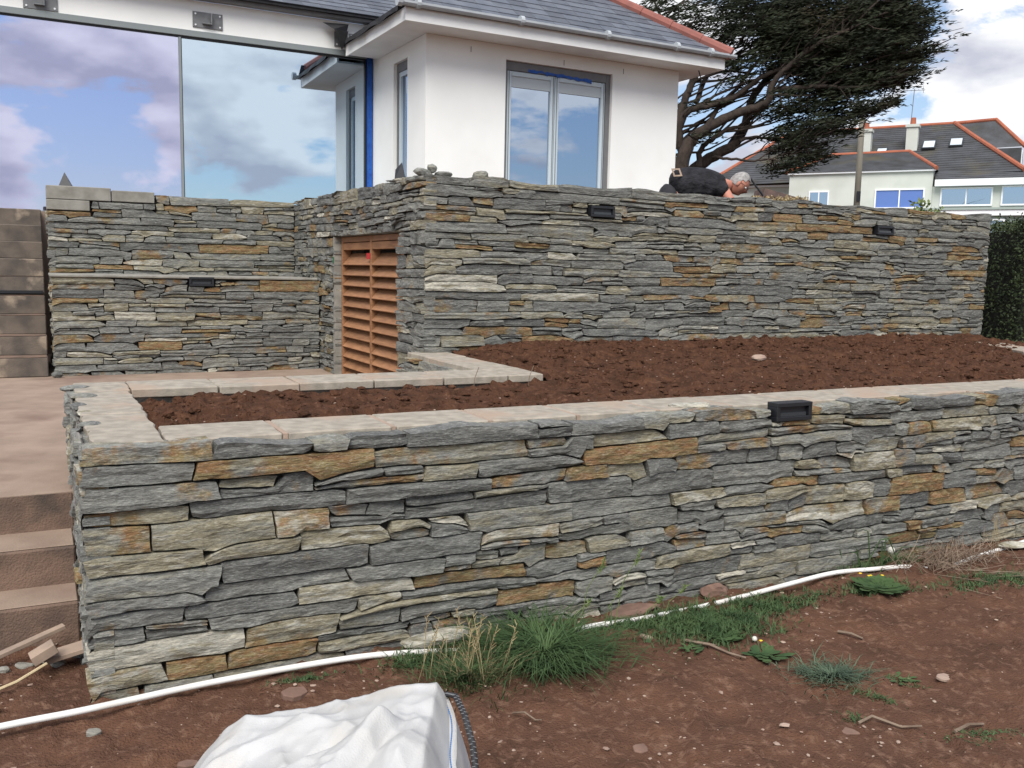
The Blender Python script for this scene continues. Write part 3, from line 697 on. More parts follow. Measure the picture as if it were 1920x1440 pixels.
# french window
fr = wallbox
def window_set(x0, x1, z0, z1, parent):
    pass
f = MB(); d0, d1 = .05, .13
f.box(1.137,1.19,d0,d1,2.15,4.372); f.box(2.752,2.826,d0,d1,2.15,4.372); f.box(1.19,2.752,d0,d1,4.255,4.372); f.box(1.19,2.752,d0,d1,2.15,2.2)
win = f.build('french_window', M['frame'], house, bevel=.004, label='grey framed french window with two pale sashes and rolled blinds')
for a, b in ((1.195,1.925),(1.935,2.747)):
    s = MB(); t_ = .062
    s.box(a,a+t_,d0+.01,d1+.01,2.21,4.25); s.box(b-t_,b,d0+.01,d1+.01,2.21,4.25); s.box(a+t_,b-t_,d0+.01,d1+.01,4.25-t_,4.25); s.box(a+t_,b-t_,d0+.01,d1+.01,2.21,2.21+t_*1.3)
    s.build('sash', M['sash'], win, bevel=.006)
    MB().box(a+t_,b-t_,.095,.103,2.29,4.188).build('pane', M['glassB'], win)
    MB().box(a+t_,b-t_,.078,.092,4.05,4.187).build('blind', M['blind'], win)
    MB().box(a+.02,a+.026,d0+.002,d0+.0095,2.21,4.24).build('sash_bead', M['frame'], win)
    MB().box(b-.026,b-.02,d0+.002,d0+.0095,2.21,4.24).build('sash_bead', M['frame'], win)
MB().box(1.19,2.75,.5,.55,2.1,4.3).build('interior_panel', M['room'], house)
# torn blue film across its head
tb = MB(); P0 = []; 
for i in range(25):
    x = 1.50+i*.042; P0 += [(x, d0-.004-.004*(i%2), 4.300+rnd.uniform(-.012,.012)-.0012*i), (x, d0-.006, 4.262+rnd.uniform(-.02,.014)-.0012*i)]
tb.add(P0, [(2*i, 2*i+1, 2*i+3, 2*i+2) for i in range(24)]); tb.add([(x_, y_+.003, z_) for x_, y_, z_ in P0], [(2*i, 2*i+2, 2*i+3, 2*i+1) for i in range(24)])
tb.build('blue_film', M['blue'], win, label='torn strip of blue protective film along the window head')
# side window
f = MB(); f.box(.05,.13,.62,.70,2.15,4.376); f.box(.05,.13,1.07,1.125,2.15,4.376); f.box(.05,.13,.70,1.07,4.26,4.376); f.box(.05,.13,.70,1.07,2.15,2.22)
sw_ = f.build('side_window', M['frame'], house, bevel=.003)
s = MB(); s.box(.06,.12,.705,.765,2.225,4.255); s.box(.06,.12,1.005,1.065,2.225,4.255); s.box(.06,.12,.765,1.005,4.195,4.255); s.build('sash', M['sash'], sw_)
MB().box(.09,.097,.765,1.005,2.225,4.195).build('pane', M['glassB'], sw_)
# big glazing (plane slightly turned): s measured leftwards from the inner corner
HC = Matrix.Rotation(R(-1.2), 4, 'Z'); hcO = Vector((0, 1.93, 0))
T = Matrix.Translation(hcO) @ HC
def cbox(name, m, s0, s1, y0, y1, z0, z1, bevel=0, parent=house, **kw):
    mb_ = MB().box(s0,s1,y0,y1,z0,z1).xf(T); return mb_.build(name, m, parent, bevel=bevel, **kw)
cbox('upper_band', M['render'], -9, -.001, .02, .3, 4.665, 5.05)
cbox('upper_band', M['render'], .001, .9, .25, .5, 4.60, 5.20)
big = cbox('sliding_window', M['frame2'], -9, -.09, .0, .12, 4.585, 4.664, .004, label='huge sliding window of two frameless panes under a grey head rail')
cbox('head_seal', M['black'], -9, -.09, .03, .10, 4.562, 4.584, parent=big)
cbox('mullion', M['frame2'], -2.650, -2.622, .01, .09, 2.25, 4.562, parent=big)
cbox('meeting_seal', M['black'], -2.621, -2.612, .012, .09, 2.25, 4.562, parent=big)
cbox('pane', M['glassL'], -9, -2.651, .04, .05, 2.25, 4.561, parent=big)
cbox('pane', M['glassR'], -2.611, -.12, .055, .065, 2.25, 4.561, parent=big)
cbox('end_seal', M['black'], -.119, -.092, .03, .08, 2.25, 4.561, parent=big)
cbox('bottom_rail', M['frame2'], -9, -.09, .0, .12, 2.19, 2.249, parent=big)
cbox('curtain_strip', M['room'], -3.05, -2.9, .5, .56, 2.25, 4.4)
cbox('blue_tape', M['blue'], -.089, -.012, -.004, .10, 2.2, 4.63)
cbox('blue_tape', M['blue'], -.36, -.090, -.0085, -.001, 4.600, 4.650)
# steel fixing plates with their upstand
for i, (s_, z_) in enumerate(((-6.1,4.73),(-4.25,4.775),(-2.28,4.812),(-.43,4.80))):
    w_ = .19 if i < 3 else .14
    pl = cbox('fixing_plate', M['steel'], s_-w_, s_+w_, .004, .019, z_-.1, z_+.1, .002)
    cbox('upstand', M['steel'], s_+.03, s_+.045, -.07, .003, z_-.06, z_+.08, parent=pl)
    cbox('tongue', M['steel'], s_-.07, s_+.029, -.05, .003, z_-.055, z_-.04, parent=pl)
    for a in (-1, 1):
        for b in (-1, 1):
            q = MB().tube([(s_+a*(w_-.035), .0035, z_+b*.07), (s_+a*(w_-.035), -.004, z_+b*.07)], .012, 8).xf(T); q.build('bolt', M['upvc'], pl)
# dark eaves board and slates above the big glazing
cbox('eaves_board', M['frame'], -9, .10, -.13, .02, 5.052, 5.10)
cbox('gutter', M['membrane'], -9, .12, -.20, -.12, 5.09, 5.13)
# bay eaves: soffit, fascia
OV = .46
s = MB().poly([(-OV+.04,-OV+.04),(BW+OV-.04,-OV+.04),(BW+OV-.04,6),(-OV+.04,6)], 4.552, 4.575); 
wallbox('soffit', M['soffit'], -OV+.03, BW+OV-.03, -OV+.03, -.002, 4.552, 4.58)
wallbox('soffit', M['soffit'], -OV+.03, -.002, -.001, 1.72, 4.552, 4.58)
wallbox('soffit', M['soffit'], BW+.002, BW+OV-.03, -.001, 5, 4.552, 4.58)
wallbox('fascia', M['soffit'], -OV, BW+OV, -OV, -OV+.025, 4.545, 4.70)
wallbox('fascia', M['soffit'], -OV, -OV+.025, -OV+.026, 1.78, 4.545, 4.70)
wallbox('fascia', M['soffit'], BW+OV-.025, BW+OV, -OV+.026, 5, 4.545, 4.70)
# stains on the soffit and pencil ticks on the render
for x in (.62, 2.02, 3.0): wallbox('render_crack', M['frame'], x, x+.008, -.004, -.001, 4.40, 4.47)
# gutter: half round along the front eave
gt = MB(); prof = [(-.052,.0),(-.05,-.025),(-.033,-.045),(0,-.054),(.033,-.045),(.05,-.025),(.052,.0),(.042,0),(.03,-.035),(0,-.044),(-.03,-.035),(-.042,0)]
x0_, x1_ = -OV-.12, BW+OV+.13; k = len(prof)
gt.add([(x0_, -OV-.055+a, 4.745+b) for a, b in prof]+[(x1_, -OV-.055+a, 4.745+b) for a, b in prof], [(i,(i+1)%k,k+(i+1)%k,k+i) for i in range(k)]+[tuple(range(k))[::-1], tuple(range(k,2*k))])
gut = gt.build('gutter', M['gutter'], house, smooth=False)
for x in (-.35, 1.05, 2.35, 3.5, 4.1):
    MB().tube([(x, -OV-.055, 4.737), (x+.05, -OV-.055, 4.737)], .06, 12).build('gutter_bracket', M['gutter'], gut)
MB().tube([(x0_-.01, -OV-.055, 4.738), (x0_+.05, -OV-.055, 4.738)], .062, 12).build('gutter_end', M['gutter'], gut)
# bay roof: hipped, pitch 35
PT = math.tan(R(35)); ex0, ex1, ey = -OV-.03, BW+OV+.03, -OV-.03; ez = 4.715
def roofplane(name, pts, m, off=0): return MB().add([(a,b,c+off) for a,b,c in pts], [tuple(range(len(pts)))]).build(name, m, house)
rt_ = 2.45
A_ = (ex0,ey,ez); B_ = (ex1,ey,ez); C_ = (ex1-rt_,ey+rt_,ez+rt_*PT); D_ = (ex0+rt_,ey+rt_,ez+rt_*PT)
ub = MB().add([A_,B_,C_,D_,(ex0,7,ez),(ex1,7,ez),(ex1-rt_,7,C_[2]),(ex0+rt_,7,D_[2])], [(0,1,2,3),(1,5,6,2),(0,3,7,4),(3,2,6,7),(0,4,5,1)])
ub.build('roof', M['underlay'], house)
# slates laid one by one on the front slope, half-lapped
nrm = Vector((0, -math.sin(R(35)), math.cos(R(35)))); upv = Vector((0, math.cos(R(35)), math.sin(R(35))))
expo, sw2 = .185, .262
sm_ = MB().box(-sw2/2+.0015, sw2/2-.0015, 0, expo*1.5, 0, .007).mesh('slate', M['slate'])
cnt = 0
for r_ in range(14):
    s_ = r_*expo; inset = s_*math.cos(R(35))
    xa, xb = ex0+inset, ex1-inset; x = xa-(sw2/2 if r_ % 2 else 0)
    while x < xb:
        xc = x+sw2/2
        if xc-sw2/2 > xa-.12 and xc+sw2/2 < xb+.12:
            o = bpy.data.objects.new('slate', sm_); COL.objects.link(o); o.parent = house
            p = Vector((xc, ey-.03, ez))+upv*s_+nrm*(.012+rnd.uniform(0,.002)); o.location = p; o.rotation_euler = (R(35-2.2), 0, rnd.uniform(-.004,.004)); cnt += 1
        x += sw2
# left slope of the bay (seen nearly edge-on) and the black membrane over its eaves
MB().add([(ex0-.01,ey+.1,ez+.01),(ex0-.01,2.3,ez+.01),(ex0+rt_,2.3+rt_,D_[2]+.02),(ex0+rt_,ey+rt_,D_[2]+.02)], [(0,3,2,1)]).build('roof_side', M['slate'], house)
mm = MB(); pts = []
for i in range(13):
    y_ = ey+.12+i*.165; pts += [(ex0-.035+.008*math.sin(i*2.1), y_, 4.665+.012*math.sin(i*1.3)), (ex0-.03, y_, 4.73), (ex0+.18, y_, 4.80+.01)]
mm.add(pts, [(3*i+j, 3*i+j+1, 3*i+j+4, 3*i+j+3) for i in range(12) for j in range(2)]); mm.build('membrane', M['membrane'], house)
mm = MB(); mm.add([(ex0-.04,1.45,4.80),(ex0-.16,1.70,4.87),(ex0-.02,1.8,4.62),(ex0-.28,1.86,4.98),(ex0+.1,1.86,5.0)], [(0,1,2),(1,3,4,2)]); mm.build('membrane', M['membrane'], house)
# ridge tiles up both hips
def hip(p0, p1, n, parent=house, r=.085, m='ridge'):
    p0, p1 = Vector(p0), Vector(p1); d = (p1-p0)/n
    for i in range(n):
        a = p0+d*i-d*.03; b = p0+d*(i+1)
        t_ = MB().tube([a, b], [r*1.06, r*.94], 10); t_.build('ridge_tile', M[m], parent)
hip((ex1+.02,ey-.02,ez+.045), (C_[0],C_[1],C_[2]+.045), 8)
hip((ex0+.12,ey+.12,ez+.13), (D_[0],D_[1],D_[2]+.045), 8)
# main roof over the glazing, slates one by one in its lower courses
PT2 = R(30); z2 = 5.115; n2 = Vector((0,-math.sin(PT2),math.cos(PT2))); u2 = Vector((0,math.cos(PT2),math.sin(PT2)))
MB().add([(-9,-.2,z2),(2.5,-.2,z2),(2.5,4,z2+4.2*math.tan(PT2)),(-9,4,z2+4.2*math.tan(PT2))], [(0,1,2,3)]).xf(T).build('roof', M['underlay'], house)
for r_ in range(8):
    for c_ in range(26):
        x = -4.6+c_*sw2+(sw2/2 if r_ % 2 else 0)
        if x > .25+r_*.2: continue
        o = bpy.data.objects.new('slate', sm_); COL.objects.link(o); o.parent = house
        p = T @ (Vector((x, -.215, z2))+u2*(r_*expo)+n2*.012); o.location = p; o.rotation_euler = (PT2-R(2.2), 0, R(-1.2))
# aerial cable loop at the right eave
MB().tube([(BW+.2,-.2,4.55),(BW+.26,-.2,4.42),(BW+.22,-.2,4.30),(BW+.12,-.15,4.24)], .008, 6).build('cable', M['black'], house)

# ---------------------------------------------------------------- things on the walls
def loose(x, y, z, r, seed, sq, label, par=None, tt=(.45,.05,.2,1), rz=0, root=W):
    p = root(x, y, z); v, f = rock(r, seed, sq, 1); v = rot_z(v, rz)
    return MB().add(v.tolist(), f, tt).build('loose_stone', M['stone'], loc=(p.x, p.y, z+r*sq[2]*.45), label=label, cat='stone')
def UW(x, y, z=0):
    c, s = math.cos(R(28.4)), math.sin(R(28.4)); return Vector((-.713+x*c-y*s, 7.372+x*s+y*c, z))
loose(.02,.12,2.365,.075,301,(1.3,.9,.5),'flat grey chunk on the corner of the tall rear wall', root=UW, rz=.6)
loose(.10,.10,2.40,.045,302,(.9,.9,1),'small upright grey chunk leaning on the corner pile of the tall wall', root=UW)
loose(.20,.10,2.362,.055,303,(1.4,.8,.5),'thin grey chunk just right of the corner pile on the tall wall', root=UW)
loose(.55,.12,2.362,.07,304,(1.1,.8,.75),'single blocky grey stone on the tall wall top, right of the corner pile', root=UW)
loose(2.92-.08,.14,.945,.085,305,(1.5,.7,.3),'thin pale slate offcut lying on the front coping', tt=(.93,.05,.5,1))
MB().add([(0,0,0),(.13,.02,0),(.11,.10,0),(.05,.04,.15),(.02,.08,.03)], [(0,1,3),(1,2,3),(0,3,4),(2,4,3),(0,4,2,1)]).build('black_clamp', M['black'], loc=W(.12,7.38,2.404), label='small black wedge standing on the upper left wall blocks', cat='wedge')
MB().add([(0,0,0),(.10,.02,0),(.09,.08,0),(.06,.04,.16),(0,.06,.10)], [(0,1,3),(1,2,3),(0,3,4),(2,4,3),(0,4,2,1)]).build('black_bracket', M['black'], loc=W(2.66,4.1,2.37), label='small black bracket on the side wall below the narrow window', cat='bracket')
# rubble on the left coping end
for i, (x, y, r, sq, tt, lb) in enumerate(((.02,.60,.07,(1,.8,.5),(.3,.05,.1,1),'blue-grey slate chip on the left coping end, nearest the front corner'),(.01,.95,.055,(1,.9,.5),(.95,.05,.4,1),'cream coloured chip on the left coping end'),(-.01,1.15,.06,(.8,1,.7),(.05,.05,.7,1),'dark slate chip on the left coping end'),(.03,1.5,.08,(1,1,.5),(.4,.05,.9,1),'grey slate chunk on the far end of the left coping'),(.0,1.85,.09,(1,1,.45),(.35,.05,.35,1),'broad grey lump on the back corner of the left coping'))):
    loose(x+.045, y, .935, r*.85, 320+i, (sq[0], sq[1], sq[2]*.6), lb, tt=tt)
place_rock('dark_stone', tuple(W(.02,6.05,.53)), .045, 97, (1.2,.8,.8), M['stone'], 'small dark stone on the path at the foot of the ledge wall', 'stone', tt=(.02,0,.5,1), zoff=.7)

# ---------------------------------------------------------------- person bending behind the tall wall
pr = empty('person', (1.58, 9.70, 1.655), R(4), label='grey-haired man in black t-shirt and glasses bending over behind the tall wall', cat='person')
def sb(name, chains, m, sub=2):
    verts = []; rad = []; edges = []
    for ch in chains:
        prev = None
        for p in ch:
            if isinstance(p, int): i = p
            else: verts.append(p[0]); rad.append(p[1]); i = len(verts)-1
            if prev is not None: edges.append((prev, i))
            prev = i
    bpy.ops.object.select_all(action='DESELECT')
    me = bpy.data.meshes.new(name); me.from_pydata(verts, edges, []); me.materials.append(m)
    o = bpy.data.objects.new(name, me); COL.objects.link(o); o.parent = pr
    o.modifiers.new('skin', 'SKIN')
    if not me.skin_vertices:
        bpy.context.view_layer.objects.active = o; bpy.ops.mesh.customdata_skin_add()
    for i, r in enumerate(rad): me.skin_vertices[0].data[i].radius = r if hasattr(r, '__len__') else (r, r)
    me.skin_vertices[0].data[0].use_root = True
    o.modifiers['skin'].use_smooth_shade = True
    s_ = o.modifiers.new('sub', 'SUBSURF'); s_.levels = s_.render_levels = sub
    return o
# body (skin): pelvis-root, torso horizontal to the right, head hanging forward; arms and legs down
sb('body', [
    [((0,0,.80),.09), ((.28,0,.91),.11), ((.47,0,.90),.10), ((.60,0,.895),.066), ((.67,0,.885),.060)],
    [2, ((.50,-.17,.86),.060), ((.60,-.24,.68),.047), ((.62,-.17,.42),.036), ((.62,-.15,.30),.038), ((.63,-.14,.22),.022)],
    [2, ((.50,.17,.86),.060), ((.60,.24,.68),.047), ((.62,.17,.42),.036), ((.62,.15,.30),.038), ((.63,.14,.22),.022)],
    [0, ((.02,-.10,.70),.065), ((.08,-.12,.40),.066), ((-.02,-.12,.09),.045), ((.12,-.13,.03),.03)],
    [0, ((.02,.10,.70),.065), ((.08,.12,.40),.066), ((-.02,.12,.09),.045), ((.12,.13,.03),.03)]], M['skin'])
sb('tshirt', [[((-.0,0,.84),.180), ((.14,0,.875),.200), ((.32,0,.885),.205), ((.46,0,.89),.175), ((.565,0,.90),.100)],
    [3, ((.485,-.18,.845),.080), ((.535,-.225,.765),.066)], [3, ((.485,.18,.845),.080), ((.535,.225,.765),.066)]], M['shirt'])
sb('trousers', [[((-.06,0,.80),.17), ((.03,0,.86),.168)], [0, ((0,-.11,.68),.115), ((.07,-.125,.40),.08), ((-.02,-.125,.10),.065)], [0, ((0,.11,.68),.115), ((.07,.125,.40),.08), ((-.02,.125,.10),.065)]], M['trouser'])
# head: sculpted from a sphere grid in its own frame (face towards +x, looking down)
def sphere(nu_, nv_):
    V = [(0,0,1)]; 
    for j in range(1, nv_):
        for i in range(nu_): t = math.pi*j/nv_; p = 2*math.pi*i/nu_; V.append((math.sin(t)*math.cos(p), math.sin(t)*math.sin(p), math.cos(t)))
    V.append((0,0,-1)); Fc = [(0,1+i,1+(i+1)%nu_) for i in range(nu_)]
    for j in range(nv_-2):
        for i in range(nu_): a = 1+j*nu_+i; b = 1+j*nu_+(i+1)%nu_; Fc.append((a,a+nu_,b+nu_,b))
    l = len(V)-1; Fc += [(l-nu_+(i+1)%nu_, l-nu_+i, l) for i in range(nu_)]
    return np.array(V), Fc
V, Fc = sphere(36, 26)
Hd = V*np.array([.095,.075,.118])
x_, y_, z_ = V[:,0], V[:,1], V[:,2]
fr_ = np.clip(x_, 0, 1)
Hd[:,0] += fr_*(-.012)*(np.abs(y_) > .0)                                            # flatter face
Hd[:,0] += .030*np.exp(-((y_/.13)**2+((z_+.12)/.17)**2))*(x_ > 0)                     # nose
Hd[:,0] -= .012*np.exp(-(((np.abs(y_)-.33)/.16)**2+((z_-.10)/.10)**2))*(x_ > 0)       # eye sockets
Hd[:,0] += .008*np.exp(-((y_/.5)**2+((z_-.27)/.09)**2))*(x_ > 0)                      # brow
Hd[:,0] += .010*np.exp(-((y_/.25)**2+((z_+.42)/.07)**2))*(x_ > 0)                     # lips
Hd[:,0] -= .006*np.exp(-((y_/.25)**2+((z_+.49)/.03)**2))*(x_ > 0)
Hd[:,0] += .016*np.exp(-((y_/.3)**2+((z_+.75)/.16)**2))*(x_ > 0)                      # chin
low = np.clip(-z_-.25, 0, 1); Hd[:,1] *= 1-.40*low; Hd[:,0] = np.where(x_ < 0, Hd[:,0]*(1-.45*low), Hd[:,0])
HM = Matrix.Translation((.735, 0, .905)) @ Matrix.Rotation(R(-14), 4, 'Z') @ Matrix.Rotation(R(42), 4, 'Y')
head = MB().add(Hd.tolist(), Fc).xf(HM).build('head', M['skin'], pr, smooth=True)
hv = []; keepi = {}
Hh_ = Hd*1.07+np.array([-.004,0,.004]); sel = (z_ > .32+.0*x_) | ((x_ < .05) & (z_ > -.42)); sel &= ~((x_ > .55) & (z_ < .62))
Ff = [f for f in Fc if all(sel[i] for i in f)]
Hh_ = Hh_*(1+.03*NR.rand(len(Hh_),1)); hb = MB().add(Hh_.tolist(), Ff).xf(HM).build('hair', M['hair'], head, smooth=True)
for sy in (-1, 1):
    ev, ef = sphere(12, 8); MB().add((ev*np.array([.016,.008,.030])+np.array([-.008, sy*.078, -.008])).tolist(), ef).xf(HM).build('ear', M['skin'], head, smooth=True)
    ev, ef = sphere(12, 8); MB().add((ev*.012+np.array([.074, sy*.030, .012])).tolist(), ef).xf(HM).build('eye', M['upvc'], head, smooth=True)
gl = MB()
for sy in (-1, 1):
    gl.tube([(.103, sy*.032+.024*math.cos(t*.6283), .010+.018*math.sin(t*.6283)) for t in range(11)], .0022, 6, cap=False)
    gl.tube([(.10, sy*.056, .016), (.04, sy*.078, .018), (-.012, sy*.080, .014)], .0022, 6)
gl.tube([(.104,-.010,.012),(.108,0,.014),(.104,.010,.012)], .002, 6); gl.xf(HM).build('glasses', M['black'], head)
# hands with five bent fingers reaching down
for sy in (-1, 1):
    hx = .628; hy = sy*.145
    for q in range(4):
        yy = hy+(q-1.5)*.019; L_ = (.072,.082,.078,.062)[q]
        sb('finger', [[((hx,yy,.235),.010), ((hx+.012,yy,.235-L_*.45),.009), ((hx+.004,yy,.235-L_*.8),.008), ((hx-.012,yy,.235-L_),.007)]], M['skin'], 1)
    sb('thumb', [[((hx-.012,hy-sy*.02,.262),.011), ((hx-.010,hy-sy*.048,.232),.010), ((hx-.004,hy-sy*.052,.200),.008)]], M['skin'], 1)
# tool belt pouch and torn pocket patch
pt = MB()
c_ = Vector((.03,-.176,.985)); e1 = Vector((.055,.004,-.042)); e2 = Vector((.036,.028,.045))
ring_ = [c_+e1+e2*.2, c_+e2, c_-e1+e2*-.1, c_-e2]; inn = [c_+(p-c_)*.62 for p in ring_]
pt.add([p for p in ring_]+[p for p in inn]+[p+Vector((0,.006,0)) for p in ring_]+[p+Vector((0,.006,0)) for p in inn], [(i,(i+1)%4,4+(i+1)%4,4+i) for i in range(4)]+[(8+i,12+i,12+(i+1)%4,8+(i+1)%4) for i in range(4)]+[(i,8+i,8+(i+1)%4,(i+1)%4) for i in range(4)])
pt.build('pocket_patch', M['offcut'], pr, label='pale worn square patch on the back pocket')

# ---------------------------------------------------------------- far things
# old trough seen over the wall
tr = MB(); tr.add([(0,0,0),(1.32,.1,0),(1.32,.55,0),(0,.45,0),(.06,.02,.20),(1.25,.12,.02),(1.25,.53,.02),(.06,.43,.20)], [(0,3,2,1),(4,5,6,7),(0,1,5,4),(1,2,6,5),(2,3,7,6),(3,0,4,7)])
tr.xf(Matrix.Diagonal((.66,1,1,1))).build('old_board', noisy('weathered_board', (.13,.085,.07), (.085,.06,.055), 7, .9, .5, 20, .02), loc=(2.93,11.2,2.46), rz=R(2), label='weathered purple-brown board sloping behind the tall wall, right of the man', cat='board')
MB().tube([(0,0,0),(-.10,0,.12),(-.16,0,.20)], .012, 6).build('metal_hook', M['black'], loc=(2.92,11.1,2.56), label='dark hooked rod sticking up between the man and the board', cat='rod')
# utility pole
up_ = empty('utility_pole', (8.9,24.5,1.6), label='bare wooden utility pole in front of the far white house', cat='utility pole')
MB().tube([(0,0,0),(.0,0,4.15)], [.088,.072], 12).build('post', M['polewood'], up_, smooth=True)
MB().box(-.05,.05,-.10,-.072,2.0,2.25).build('sign_plate', M['black'], up_)
# far house
H2 = empty('far_house', (22.12, 50.0, 0), R(-28.4), label='large white house with mossy slate roofs, red ridges and two chimneys beyond the wall', cat='house')
def hb_(name, m, *a, parent=None, **kw): return MB().box(*a).build(name, M[m], parent or H2, **kw)
hb_('wall', 'h2wall', -7.47, 0, 0, 6, 1.5, 7.40); hb_('wall', 'h2wall', -13.2, -7.475, 2.6, 8, 1.5, 6.98)
hb_('wall', 'h2wall', .005, 12, .10, 8, 1.5, 6.52)
hb_('eave_board', 'upvc', -7.6, .12, -.15, -.003, 7.33, 7.43); hb_('fascia', 'upvc', .13, 12.2, -.35, .09, 6.50, 6.84); hb_('fascia', 'upvc', -13.3, -7.61, 2.35, 2.59, 6.92, 7.03)
def roof_poly(pts, m='h2roof', name='roof'): return MB().add(pts, [tuple(range(len(pts)))]).build(name, M[m], H2)
def course_roof(corners, rows, name='roof'):
    """roof face broken into stepped slate courses; corners = bl, br, tr, tl"""
    bl, br, tr_, tl = [Vector(c) for c in corners]; nrm_ = (br-bl).cross(tl-bl).normalized(); b = MB()
    for i in range(rows):
        a, c = i/rows, (i+1)/rows
        p = [bl.lerp(tl,a)+nrm_*.022, br.lerp(tr_,a)+nrm_*.022, br.lerp(tr_,c)+nrm_*.005, bl.lerp(tl,c)+nrm_*.005]
        b.add([*p, bl.lerp(tl,a), br.lerp(tr_,a)], [(0,1,2,3),(4,5,1,0)])
    return b.build(name, M['h2roof'], H2)
wl, wr = (-5.75,3,8.72), (-1.55,3,8.76)
course_roof([(-7.65,-.2,7.43),(.15,-.2,7.43),wr,wl], 14)
roof_poly([(.15,-.2,7.43),(.15,6,7.43),wr]); roof_poly([(-7.65,-.2,7.43),wl,(-7.65,6,7.43)]); roof_poly([wl,wr,(.15,6.2,7.43),(-7.65,6.2,7.43)])
# main roof
ml, mr_ = (-9.3,7.6,10.75), (.35,7.6,10.86)
course_roof([(-13.35,2.3,7.02),(4.2,.6,7.25),mr_,ml], 24)
roof_poly([(-13.35,2.3,7.02),ml,(-13.35,13,7.02)]); roof_poly([ml,(-13.35,13,7.02),(6,13,7.02),mr_])
course_roof([(0.13,-.33,6.86),(12.2,-.33,6.86),(11,1.2,7.40),(.0,1.2,7.40)], 4)
roof_poly([(4.2,.6,7.25),(5.4,14,7.0),mr_])
roof_poly([(.35,7.6,10.86),(2.55,7.6,10.96),(4.15,6.2,9.20),(2.1,5.4,9.05)]); roof_poly([(2.55,7.6,10.96),(4.4,8.4,9.3),(4.15,6.2,9.20)])
hb_('dormer_wall', 'h2roof', 2.1, 4.0, 5.6, 8, 7.4, 9.06); dw = hb_('dormer_window', 'upvc', 4.005, 4.06, 5.9, 7.2, 8.1, 8.95); hb_('pane', 'dark', 4.065, 4.08, 6.05, 7.05, 8.2, 8.85, parent=dw)
def ridge(pts, r=.11):
    MB().tube(pts, r, 8).build('ridge_tiles', M['h2ridge'], H2)
ridge([wl, wr]); ridge([(-7.65,-.2,7.46), wl]); ridge([wr, (.15,-.2,7.46)]); ridge([ml, mr_, (2.55,7.6,10.96), (4.15,6.2,9.2)], .12)
ridge([(.35,7.6,10.90),(1.6,5.3,9.72),(2.9,3.0,8.55),(4.25,.6,7.33)], .13); ridge([(-13.35,2.3,7.05), ml], .12)
for x0, zt, zb in ((-4.45,10.28,8.3),(-1.92,10.42,8.3)):
    ch = hb_('chimney', 'h2wall', x0, x0+.62, 4.2, 4.85, zb, zt); hb_('chimney_cap', 'h2wall', x0-.06, x0+.68, 4.12, 4.93, zt-.14, zt+.02, parent=ch)
    MB().tube([(x0+.30,4.5,zt),(x0+.30,4.5,zt+.42)], [.17,.14], 10).build('chimney_pot', M['h2ridge'], ch)
ae = MB(); ae.tube([(-1.75,4.5,10.4),(-1.68,4.5,12.45)], .022, 6); ae.tube([(-2.30,4.5,12.40),(-1.1,4.5,12.36)], .015, 4)
for k in range(6): ae.tube([(-2.25+k*.2,4.3,12.39),(-2.25+k*.2,4.7,12.39)], .01, 4)
ae.tube([(-1.2,4.5,12.2),(-1.2,4.5,12.6)], .012, 4); ae.build('aerial', M['frame'], H2)
def h2win(x0, x1, z0, z1, y, n, pm, parent=H2):
    f = MB(); f.box(x0-.07,x1+.07,y-.08,y-.002,z1,z1+.08); f.box(x0-.07,x1+.07,y-.10,y-.002,z0-.08,z0); f.box(x0-.07,x0,y-.08,y-.002,z0,z1); f.box(x1,x1+.07,y-.08,y-.002,z0,z1)
    for k in range(1, n): xm = x0+(x1-x0)*k/n; f.box(xm-.03,xm+.03,y-.078,y-.004,z0,z1)
    o = f.build('window', M['upvc'], parent)
    for k in range(n): MB().box(x0+(x1-x0)*k/n+(.031 if k else 0), x0+(x1-x0)*(k+1)/n-(.031 if k < n-1 else 0), y-.03, y-.001, z0, z1).build('pane', M[pm], o)
    return o
h2win(-2.78,-.42,5.45,6.36,0,2,'blueglass'); h2win(-6.28,-5.32,5.5,6.33,0,2,'glassB')
h2win(.48,2.82,5.55,6.36,.10,2,'glassB'); h2win(3.35,5.8,5.55,6.40,.10,2,'glassB')
# skylights lie in the main roof slope
sb_ = (ml[2]-7.02)/(7.6-1.5)
for x0, w_, y_ in ((-3.45,.62,3.35),(-1.05,.72,4.0),(.35,.72,4.15)):
    z_ = 7.13+sb_*(y_-1.5)-.0; a = math.atan(sb_)
    o = MB().box(0,w_,0,1.0,.0,.10).build('skylight', M['dark'], H2, loc=(x0,y_,z_+.30)); o.rotation_euler = (a,0,0)
    MB().box(.07,w_-.07,.08,.92,.101,.108).build('pane', M['skypane'], o)
# low sage-green outbuilding
gb = empty('green_outbuilding', (22.0, 44.0, 0), R(-28.4), label='low sage green flat-roofed outbuilding behind the hedge', cat='outbuilding')
MB().box(-6,10,0,5,1.5,4.62).build('wall', M['h2green'], gb); MB().box(-6.2,10.2,-.25,5,4.90,5.0).build('roof', M['h2green'], gb); MB().box(-6.15,10.15,-.2,-.003,4.63,4.895).build('fascia', M['upvc'], gb)
for x0 in (-1.6, -.2, 3.2, 4.6): h2win(x0,x0+1.0,3.6,4.4,0,1,'glassB',gb)
# overhead wires
MB().tube([(0,0,0),(12,4,-.2),(24,8,.2)], .018, 4).build('overhead_wire', M['black'], loc=(20.5,36,6.85), label='upper overhead wire at the right edge of the sky', cat='wire')
MB().tube([(0,0,0),(12,4,-.2),(24,8,.2)], .018, 4).build('overhead_wire', M['black'], loc=(20.5,36,6.45), label='lower overhead wire at the right edge of the sky', cat='wire')

